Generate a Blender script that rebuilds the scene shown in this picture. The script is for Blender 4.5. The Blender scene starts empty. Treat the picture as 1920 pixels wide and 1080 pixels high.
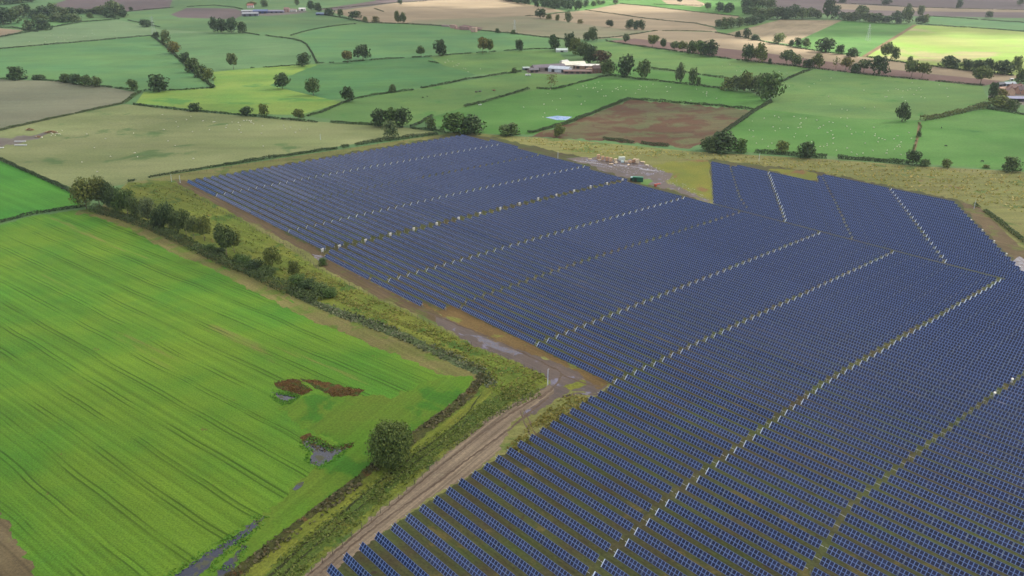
import bpy, math, random
import numpy as np
from mathutils import Vector, geometry
R = math.radians
rng = np.random.default_rng(7); random.seed(7)
SC = bpy.context.scene
COL = SC.collection

# ------------------------------------------------------------------ camera
CAM_H = 152.0; F = 1600.0; YH = -110.0
PITCH = math.atan((540 - YH) / F)
cd = bpy.data.cameras.new('camera'); cam = bpy.data.objects.new('camera', cd); COL.objects.link(cam)
cam.location = (0, 0, CAM_H); cam.rotation_euler = (math.pi / 2 - PITCH, 0, 0)
cd.sensor_width = 36; cd.lens = F / 1920 * 36; cd.clip_start = 1; cd.clip_end = 40000
SC.camera = cam
# ------------------------------------------------------------------ light
SUN_EL, SUN_AZ = R(38), R(66)          # azimuth measured clockwise from +Y
W = bpy.data.worlds.new('World'); SC.world = W; W.use_nodes = True
wn = W.node_tree.nodes; wl = W.node_tree.links
sky = wn.new('ShaderNodeTexSky'); sky.sky_type = 'NISHITA'; sky.sun_disc = False
sky.sun_elevation = SUN_EL; sky.sun_rotation = SUN_AZ; sky.air_density = 1.0; sky.dust_density = 2.0
wl.new(sky.outputs[0], wn['Background'].inputs[0]); wn['Background'].inputs[1].default_value = 0.09
sd = bpy.data.lights.new('sun', 'SUN'); sd.energy = 4.6; sd.angle = R(2.2); sd.color = (1, .93, .80)
so = bpy.data.objects.new('sun', sd); COL.objects.link(so)
SUNV = Vector((math.sin(SUN_AZ) * math.cos(SUN_EL), math.cos(SUN_AZ) * math.cos(SUN_EL), math.sin(SUN_EL)))
so.rotation_euler = SUNV.to_track_quat('Z', 'Y').to_euler()
so.location = SUNV * 3000
SC.view_settings.view_transform = 'Standard'; SC.view_settings.look = 'None'
SC.view_settings.exposure = 1.62; SC.view_settings.gamma = 1
SC.cycles.max_bounces = 6; SC.cycles.diffuse_bounces = 3; SC.cycles.glossy_bounces = 2
SC.cycles.transparent_max_bounces = 8; SC.cycles.volume_bounces = 0
SC.cycles.use_denoising = True
GAIN = 2.6                               # how much brighter a surface renders than its base colour

# ------------------------------------------------------------------ terrain and projection
def sstep(a, b, t):
    t = np.clip((t - a) / (b - a), 0, 1); return t * t * (3 - 2 * t)
def height(x, y):
    x = np.asarray(x, float); y = np.asarray(y, float)
    r = np.hypot(x * 0.9, y - 330)
    m = sstep(420, 1000, r)
    a = (np.sin(x / 131 + y / 210 + 1.0) + np.sin(x / 173 - y / 155 + 2.2) + 2) * 1.7
    far = 22 * sstep(1100, 3200, y)
    return m * a + far
CP, SP = math.cos(PITCH), math.sin(PITCH)
def U(px, py, z=0.0):
    """photo pixel (1920 wide) -> point z metres above the terrain"""
    a = (px - 960) / F; b = (540 - py) / F
    d = np.array([a, CP + b * SP, -SP + b * CP])
    g = 0.0
    for _ in range(25):
        t = (g + z - CAM_H) / d[2]
        n = float(height(d[0] * t, d[1] * t))
        g = g + 0.7 * (n - g)
    t = (g + z - CAM_H) / d[2]
    return Vector((d[0] * t, d[1] * t, g + z))
def gp(x, y, z=0.0): return Vector((x, y, float(height(x, y)) + z))
def m_per_px(p):
    dep = p[1] * CP - (p[2] - CAM_H) * SP
    return dep / F
def project(p):
    y, z = p[1], p[2] - CAM_H
    dep = y * CP - z * SP; up = y * SP + z * CP
    return 960 + F * p[0] / dep, 540 - F * up / dep

# ------------------------------------------------------------------ materials
def lin(c):
    return tuple((v / 255 / 12.92 if v / 255 <= .04045 else ((v / 255 + .055) / 1.055) ** 2.4) for v in c)
def alb(c, g=GAIN):
    return tuple(min(.85, v / g) for v in lin(c)) + (1,)
def new_mat(name):
    m = bpy.data.materials.new(name); m.use_nodes = True
    n = m.node_tree.nodes; b = n['Principled BSDF']
    b.inputs['Specular IOR Level'].default_value = .15; b.inputs['Roughness'].default_value = .9
    return m, n, m.node_tree.links, b
def nz(n, l, vec, scale, detail=4, rough=.55, dist=0):
    t = n.new('ShaderNodeTexNoise'); t.inputs['Scale'].default_value = scale; t.inputs['Detail'].default_value = detail
    t.inputs['Roughness'].default_value = rough; t.inputs['Distortion'].default_value = dist
    l.new(vec, t.inputs['Vector']); return t.outputs['Fac']
def ramp(n, l, fac, a, b, va=0., vb=1.):
    r = n.new('ShaderNodeMapRange'); r.interpolation_type = 'SMOOTHSTEP'
    r.inputs[1].default_value = a; r.inputs[2].default_value = b; r.inputs[3].default_value = va; r.inputs[4].default_value = vb
    l.new(fac, r.inputs[0]); return r.outputs[0]
def mixc(n, l, fac, a, b, mode='MIX'):
    x = n.new('ShaderNodeMix'); x.data_type = 'RGBA'; x.blend_type = mode
    for v, i in ((fac, 0), (a, 6), (b, 7)):
        if isinstance(v, (int, float)): x.inputs[i].default_value = v
        elif isinstance(v, tuple): x.inputs[i].default_value = v
        else: l.new(v, x.inputs[i])
    return x.outputs[2]
def math1(n, l, op, a, b=None, c=None):
    x = n.new('ShaderNodeMath'); x.operation = op
    for i, v in enumerate((a, b, c)):
        if v is None: continue
        if isinstance(v, (int, float)): x.inputs[i].default_value = v
        else: l.new(v, x.inputs[i])
    return x.outputs[0]
def grey(n, l, f):
    c = n.new('ShaderNodeCombineColor')
    for i in range(3): l.new(f, c.inputs[i])
    return c.outputs[0]
def ground_mat(name, c1, c2, sc=.012, c3=None, psc=.03, pthr=.6, dir=None, line=8., lamt=.25, tram=0., tramsp=24., fine=.22, fsc=1.0, c4=None, p4=.62, rough=.95, spec=.1, p3dir=False, bump=0):
    """grass, crop or soil: two tones, patches of a third, rows along a direction, fine tufting"""
    m, n, l, b = new_mat(name)
    tc = n.new('ShaderNodeTexCoord'); P = tc.outputs['Object']
    col = mixc(n, l, ramp(n, l, nz(n, l, P, sc, 5, .6), .32, .68), alb(c1), alb(c2))
    if dir is not None:
        mp = n.new('ShaderNodeMapping'); mp.inputs['Rotation'].default_value = (0, 0, -R(dir)); l.new(P, mp.inputs[0])
        st = n.new('ShaderNodeMapping'); st.inputs['Scale'].default_value = (.004, 1 / line, 1); l.new(mp.outputs[0], st.inputs[0])
    if c3 is not None:
        v = P
        if p3dir and dir is not None:
            s3 = n.new('ShaderNodeMapping'); s3.inputs['Scale'].default_value = (.10, 1, 1); l.new(mp.outputs[0], s3.inputs[0]); v = s3.outputs[0]
        col = mixc(n, l, ramp(n, l, nz(n, l, v, psc, 6, .62, .4), pthr, pthr + .09), col, alb(c3))
    if c4 is not None:
        col = mixc(n, l, ramp(n, l, nz(n, l, P, psc * 3.1, 6, .65, .3), p4, p4 + .08), col, alb(c4))
    if dir is not None and lamt:
        f = nz(n, l, st.outputs[0], 1.0, 5, .7)
        col = mixc(n, l, 1.0, col, grey(n, l, ramp(n, l, f, .3, .7, 1 - lamt, 1 + lamt * .6)), 'MULTIPLY')
    if tram:
        sx = n.new('ShaderNodeSeparateXYZ'); l.new(mp.outputs[0], sx.inputs[0])
        wob = math1(n, l, 'MULTIPLY', nz(n, l, P, .012, 2), 7.0)
        q = math1(n, l, 'FRACT', math1(n, l, 'DIVIDE', math1(n, l, 'ADD', sx.outputs[1], wob), tramsp))
        d1 = math1(n, l, 'ABSOLUTE', math1(n, l, 'SUBTRACT', math1(n, l, 'ABSOLUTE', math1(n, l, 'SUBTRACT', q, .5)), .9 / tramsp))
        msk = ramp(n, l, d1, .12 / tramsp, .42 / tramsp, 1, 0)
        brk = ramp(n, l, nz(n, l, P, .03, 4), .38, .58, .25, 1)
        msk = math1(n, l, 'MULTIPLY', math1(n, l, 'MULTIPLY', msk, brk), tram)
        col = mixc(n, l, msk, col, mixc(n, l, 1.0, col, (.46, .50, .48, 1), 'MULTIPLY'))
    gv = n.new('ShaderNodeMapping'); gv.inputs['Scale'].default_value = (.006, .017, 1); gv.inputs['Rotation'].default_value = (0, 0, R(random.uniform(0, 180))); l.new(P, gv.inputs[0])
    col = mixc(n, l, 1.0, col, grey(n, l, ramp(n, l, nz(n, l, gv.outputs[0], 1.0, 6, .62), .28, .72, .86, 1.14)), 'MULTIPLY')
    if fine:
        f = nz(n, l, P, fsc, 3, .7)
        col = mixc(n, l, 1.0, col, grey(n, l, ramp(n, l, f, .3, .7, 1 - fine, 1 + fine)), 'MULTIPLY')
    l.new(col, b.inputs['Base Color']); b.inputs['Roughness'].default_value = rough; b.inputs['Specular IOR Level'].default_value = spec
    if bump:
        bp = n.new('ShaderNodeBump'); bp.inputs['Strength'].default_value = bump; bp.inputs['Distance'].default_value = .5
        l.new(nz(n, l, P, .8, 4, .7), bp.inputs['Height']); l.new(bp.outputs[0], b.inputs['Normal'])
    return m
def water_mat(name, c, rough=.12, mud=None):
    m, n, l, b = new_mat(name); tc = n.new('ShaderNodeTexCoord'); P = tc.outputs['Object']
    f = ramp(n, l, nz(n, l, P, .35, 6, .7, .5), .50, .58)
    l.new(mixc(n, l, f, alb(c), alb(mud or c)), b.inputs['Base Color'])
    l.new(ramp(n, l, f, 0, 1, rough, .7), b.inputs['Roughness'])
    b.inputs['Specular IOR Level'].default_value = .3
    return m
def plain_mat(name, c, rough=.6, spec=.3, var=.12, sc=.6, metal=0., raw=False):
    m, n, l, b = new_mat(name); tc = n.new('ShaderNodeTexCoord')
    f = nz(n, l, tc.outputs['Object'], sc, 4)
    base = (c + (1,)) if raw else alb(c)
    col = mixc(n, l, 1.0, base, grey(n, l, ramp(n, l, f, .3, .7, 1 - var, 1 + var)), 'MULTIPLY')
    l.new(col, b.inputs['Base Color']); b.inputs['Roughness'].default_value = rough
    b.inputs['Specular IOR Level'].default_value = spec; b.inputs['Metallic'].default_value = metal
    return m
def leaf_mat(name, c1, c2, trans=.25):
    m, n, l, b = new_mat(name)
    tc = n.new('ShaderNodeTexCoord'); oi = n.new('ShaderNodeObjectInfo'); ge = n.new('ShaderNodeNewGeometry')
    w = n.new('ShaderNodeTexWhiteNoise'); w.noise_dimensions = '1D'; l.new(ge.outputs['Random Per Island'], w.inputs['W'])
    col = mixc(n, l, w.outputs[0], c1 + (1,), c2 + (1,))
    col = mixc(n, l, 1.0, col, oi.outputs['Color'], 'MULTIPLY')
    l.new(col, b.inputs['Base Color']); b.inputs['Roughness'].default_value = .7; b.inputs['Specular IOR Level'].default_value = .2
    tr = n.new('ShaderNodeBsdfTranslucent'); l.new(col, tr.inputs[0])
    mx = n.new('ShaderNodeMixShader'); mx.inputs[0].default_value = trans
    l.new(b.outputs[0], mx.inputs[1]); l.new(tr.outputs[0], mx.inputs[2]); l.new(mx.outputs[0], n['Material Output'].inputs[0])
    return m
M = {}
M['leaf'] = leaf_mat('foliage', (.030, .060, .017), (.092, .132, .036))
M['hedge'] = leaf_mat('hedge_foliage', (.030, .052, .016), (.070, .100, .03))
M['tuft'] = leaf_mat('grass_tufts', (.10, .12, .02), (.19, .17, .045), .3)
M['weeds'] = leaf_mat('rank_weeds', (.045, .065, .018), (.13, .13, .06), .3)
M['bark'] = plain_mat('bark', (178, 168, 142), .95, .1, .3, 3)
M['white'] = plain_mat('white_paint', (240, 240, 238), .5, .3, .05)
M['steel'] = plain_mat('galvanised_steel', (.26, .28, .31), .45, .5, .1, 2, .5, True)
M['wood'] = plain_mat('weathered_wood', (150, 130, 105), .9, .1, .3, 4)

# ------------------------------------------------------------------ object helpers
def link(o, parent=None):
    COL.objects.link(o)
    if parent is not None: o.parent = parent
    return o
def mesh_np(name, V, Fc, mats, midx=None, smooth=False):
    me = bpy.data.meshes.new(name); me.from_pydata([tuple(v) for v in V], [], [tuple(f) for f in Fc])
    for m in (mats if isinstance(mats, (list, tuple)) else [mats]): me.materials.append(m)
    if midx is not None: me.polygons.foreach_set('material_index', midx)
    if smooth: me.polygons.foreach_set('use_smooth', [True] * len(me.polygons))
    me.update(); return me
def obj(name, me, parent=None, loc=None):
    o = bpy.data.objects.new(name, me); link(o, parent)
    if loc is not None: o.location = loc
    return o
def empty(name, loc, rz=0.):
    o = bpy.data.objects.new(name, None); link(o); o.location = loc; o.rotation_euler = (0, 0, rz); o.empty_display_size = .5
    return o
def tag(o, label, cat, group=None, kind=None):
    o['label'] = label; o['category'] = cat
    if group: o['group'] = group
    if kind: o['kind'] = kind
    return o
class MB:
    """collects boxes, bars and prisms into one mesh"""
    def __init__(s): s.v = []; s.f = []; s.m = []
    def add(s, V, Fc, m=0):
        k = len(s.v); s.v += [tuple(v) for v in V]; s.f += [tuple(i + k for i in f) for f in Fc]; s.m += [m] * len(Fc)
    def box(s, c, d, m=0, rz=0., taper=1.):
        x, y, z = d[0] / 2, d[1] / 2, d[2] / 2; V = []
        ca, sa = math.cos(rz), math.sin(rz)
        for k, (i, j) in ((-1, (-1, -1)), (-1, (1, -1)), (-1, (1, 1)), (-1, (-1, 1)), (1, (-1, -1)), (1, (1, -1)), (1, (1, 1)), (1, (-1, 1))):
            t = taper if k > 0 else 1
            a, b = i * x * t, j * y * t
            V.append((c[0] + a * ca - b * sa, c[1] + a * sa + b * ca, c[2] + k * z))
        s.add(V, [(3, 2, 1, 0), (4, 5, 6, 7), (0, 1, 5, 4), (1, 2, 6, 5), (2, 3, 7, 6), (3, 0, 4, 7)], m)
    def bar(s, p, q, r, r2=None, n=6, m=0):
        p = Vector(p); q = Vector(q); d = (q - p).normalized(); r2 = r if r2 is None else r2
        a = d.orthogonal().normalized(); b = d.cross(a); V = []
        for c, rr in ((p, r), (q, r2)):
            for i in range(n):
                t = 2 * math.pi * i / n; V.append(c + a * math.cos(t) * rr + b * math.sin(t) * rr)
        s.add(V, [(i, (i + 1) % n, n + (i + 1) % n, n + i) for i in range(n)] + [tuple(range(n))[::-1], tuple(range(n, 2 * n))], m)
    def ball(s, c, r, m=0, n=8, k=5, sq=(1, 1, 1)):
        V = [(c[0], c[1], c[2] - r * sq[2])]
        for j in range(1, k):
            a = -math.pi / 2 + math.pi * j / k
            for i in range(n):
                t = 2 * math.pi * i / n
                V.append((c[0] + r * sq[0] * math.cos(a) * math.cos(t), c[1] + r * sq[1] * math.cos(a) * math.sin(t), c[2] + r * sq[2] * math.sin(a)))
        V.append((c[0], c[1], c[2] + r * sq[2])); Fc = []
        for i in range(n):
            Fc.append((0, 1 + (i + 1) % n, 1 + i)); Fc.append((len(V) - 1, len(V) - 1 - n + i, len(V) - 1 - n + (i + 1) % n))
            for j in range(k - 2):
                o = 1 + j * n; Fc.append((o + i, o + (i + 1) % n, o + n + (i + 1) % n, o + n + i))
        s.add(V, Fc, m)
    def mesh(s, name, mats, smooth=False): return mesh_np(name, s.v, s.f, mats, s.m, smooth)
    def build(s, name, mats, parent=None, loc=None, smooth=False): return obj(name, s.mesh(name, mats, smooth), parent, loc)

# ------------------------------------------------------------------ the ground, split into fields
EX = lambda *p: list(p)
row_dir = None
def px_dir(p, q):
    a = U(*p); b = U(*q); return math.degrees(math.atan2(b.y - a.y, b.x - a.x))
DIR_A = px_dir((0, 767), (350, 1023))
G = {}
G['pasture'] = ground_mat('pasture', (106, 150, 96), (122, 158, 98), .010, None, dir=20, line=30, lamt=.07, fine=.12, fsc=.5)
G['crop'] = ground_mat('young_crop', (92, 154, 50), (130, 168, 52), .012, (152, 152, 84), .055, .62, DIR_A, 1.7, .26, 1.0, 11, .26, 1.8, (128, 120, 70), .66, p3dir=True, bump=.4)
G['crop2'] = ground_mat('young_crop_far', (82, 160, 58), (100, 170, 60), .012, (130, 150, 80), .03, .64, DIR_A, 5, .18, .5, 24, .18, .9, p3dir=True)
G['pale'] = ground_mat('dry_pasture', (146, 160, 104), (166, 174, 120), .012, (112, 142, 84), .02, .58, 0, 22, .10, fine=.16, fsc=.6)
G['stubble'] = ground_mat('grey_stubble', (140, 146, 118), (152, 154, 126), .01, None, dir=10, line=9, lamt=.08, fine=.14, fsc=.6)
G['meadowA'] = ground_mat('green_ley', (104, 158, 100), (118, 164, 98), .012, None, dir=5, line=14, lamt=.08, fine=.10, fsc=.5)
G['yellowgreen'] = ground_mat('flush_grass', (126, 172, 78), (156, 186, 88), .016, (104, 160, 78), .02, .56, 5, 16, .08, fine=.12, fsc=.5)
G['greyleaf'] = ground_mat('greyish_grass', (110, 156, 100), (124, 164, 108), .01, None, dir=40, line=9, lamt=.12, tram=.4, tramsp=30, fine=.10, fsc=.5)
G['palegreen'] = ground_mat('pale_grass', (134, 168, 118), (142, 172, 122), .012, None, dir=0, line=12, lamt=.06, fine=.12, fsc=.5)
G['bluegreen'] = ground_mat('cool_grass', (88, 144, 86), (102, 152, 86), .018, None, dir=12, line=8, lamt=.14, fine=.12, fsc=.5)
G['grass'] = ground_mat('grazed_grass', (108, 154, 84), (126, 164, 88), .016, (84, 146, 66), .03, .6, 15, 25, .08, fine=.14, fsc=.6)
G['grassdeep'] = ground_mat('lush_grass', (90, 148, 64), (110, 160, 80), .016, (58, 128, 54), .035, .62, 5, 25, .08, fine=.15, fsc=.6)
G['brownfield'] = ground_mat('weedy_fallow', (122, 112, 80), (112, 120, 78), .02, (112, 84, 62), .03, .46, 12, 10, .16, fine=.16, fsc=.6, c4=(104, 76, 58), p4=.58)
G['plough'] = ground_mat('ploughed_soil', (146, 118, 108), (136, 110, 104), .01, None, dir=-12, line=5, lamt=.10, fine=.10, fsc=.5)
G['ploughfar'] = ground_mat('far_ploughed_soil', (134, 116, 116), (122, 110, 110), .006, None, dir=-6, line=16, lamt=.08, fine=.06, fsc=.3)
G['tan'] = ground_mat('cut_stubble', (176, 158, 130), (190, 172, 142), .008, None, dir=-10, line=12, lamt=.07, fine=.08, fsc=.4)
G['tanstripe'] = ground_mat('striped_stubble', (168, 154, 122), (186, 168, 138), .01, None, dir=55, line=14, lamt=.22, fine=.08, fsc=.4)
G['tangrey'] = ground_mat('greenish_stubble', (148, 152, 118), (166, 158, 128), .007, None, dir=-15, line=12, lamt=.06, fine=.08, fsc=.4)
G['rough'] = ground_mat('rough_meadow', (140, 146, 82), (156, 154, 96), .02, (116, 136, 70), .04, .55, 4, 5, .22, fine=.22, fsc=.9, c4=(146, 124, 84), p4=.60)
G['verge'] = ground_mat('rough_verge', (118, 138, 54), (140, 146, 62), .03, (92, 122, 50), .06, .54, px_dir((500, 520), (900, 680)), 3, .3, fine=.3, fsc=1.2, c4=(146, 118, 62), p4=.62)
G['array'] = ground_mat('panel_ground', (98, 90, 66), (96, 108, 62), .05, (126, 116, 70), .07, .58, -48.5, 2.5, .25, fine=.3, fsc=1.1, c4=(90, 76, 66), p4=.60)
G['yellowrough'] = ground_mat('mossy_ground', (150, 150, 62), (128, 140, 60), .04, (150, 116, 78), .05, .56, fine=.25, fsc=.9)
G['mud'] = ground_mat('wet_mud', (116, 98, 88), (98, 84, 78), .07, (140, 136, 160), .12, .55, px_dir((850, 610), (1000, 680)), 1.2, .25, fine=.16, fsc=1.0, c4=(148, 122, 90), p4=.64, rough=.6, spec=.2)
G['orange'] = ground_mat('orange_earth', (140, 116, 74), (126, 104, 68), .07, (142, 144, 72), .09, .58, px_dir((850, 590), (1100, 710)), 2, .2, fine=.25, fsc=1.1)
G['track'] = ground_mat('dirt_track', (150, 133, 114), (166, 149, 127), .04, (124, 112, 102), .05, .54, px_dir((640, 1020), (940, 780)), 1.1, .42, fine=.16, fsc=1.0, c4=(172, 158, 134), p4=.62, p3dir=True)
G['sidetrack'] = ground_mat('side_track', (132, 114, 86), (120, 104, 76), .05, (122, 126, 70), .08, .54, px_dir((345, 342), (590, 470)), 1.2, .3, fine=.2, fsc=1.0, c4=(150, 136, 128), p4=.62)
G['barebrown'] = ground_mat('bare_brown_soil', (136, 122, 92), (122, 108, 80), .05, (122, 130, 70), .08, .6, DIR_A, 2, .25, fine=.2, fsc=1.2)
G['sunfield'] = ground_mat('sunlit_pale_grass', (176, 190, 106), (150, 194, 80), .006, (186, 182, 128), .006, .52, 4, 10, .10, fine=.10, fsc=.5)  # pale grass; the sunshine on it is put into the brighter, yellower tone
G['path'] = ground_mat('earth_path', (142, 116, 86), (150, 126, 92), .05, fine=.1)
G['redweed'] = ground_mat('dead_red_weeds', (98, 70, 36), (114, 84, 46), .08, (78, 98, 40), .16, .5, DIR_A, 1.5, .3, fine=.3, fsc=1.3)
G['headland'] = ground_mat('headland_strip', (150, 142, 90), (132, 136, 74), .05, (118, 140, 60), .08, .52, px_dir((300, 440), (560, 580)), 2, .2, fine=.22, fsc=1.1)
G['headgreen'] = ground_mat('headland_grass', (108, 156, 46), (122, 148, 52), .03, (84, 142, 44), .05, .52, px_dir((700, 890), (860, 740)), 2.5, .14, fine=.2, fsc=1.2)
G['puddle'] = water_mat('puddle_water', (44, 52, 80), .22, (88, 92, 62))
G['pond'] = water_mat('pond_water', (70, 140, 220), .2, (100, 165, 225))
G['mudpool'] = water_mat('muddy_water', (96, 90, 110), .2, (120, 106, 104))
G['hardstand'] = ground_mat('yard', (146, 140, 132), (130, 122, 114), .05, fine=.12, fsc=.5)

def in_poly(P, X, Y):
    ins = np.zeros(len(X), bool); n = len(P)
    for i in range(n):
        (x0, y0), (x1, y1) = P[i], P[(i + 1) % n]
        c = ((y0 > Y) != (y1 > Y)) & (X < (x1 - x0) * (Y - y0) / (y1 - y0 + 1e-9) + x0); ins ^= c
    return ins
def strip(pts, w0, w1=None):
    w1 = w0 if w1 is None else w1; n = len(pts); L = []; Rr = []
    for i, (x, y) in enumerate(pts):
        a = pts[max(0, i - 1)]; b = pts[min(n - 1, i + 1)]; dx, dy = b[0] - a[0], b[1] - a[1]; d = math.hypot(dx, dy); w = (w0 + (w1 - w0) * i / (n - 1)) / 2
        L.append((x - dy / d * w, y + dx / d * w)); Rr.append((x + dy / d * w, y - dx / d * w))
    return L + Rr[::-1]
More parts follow.
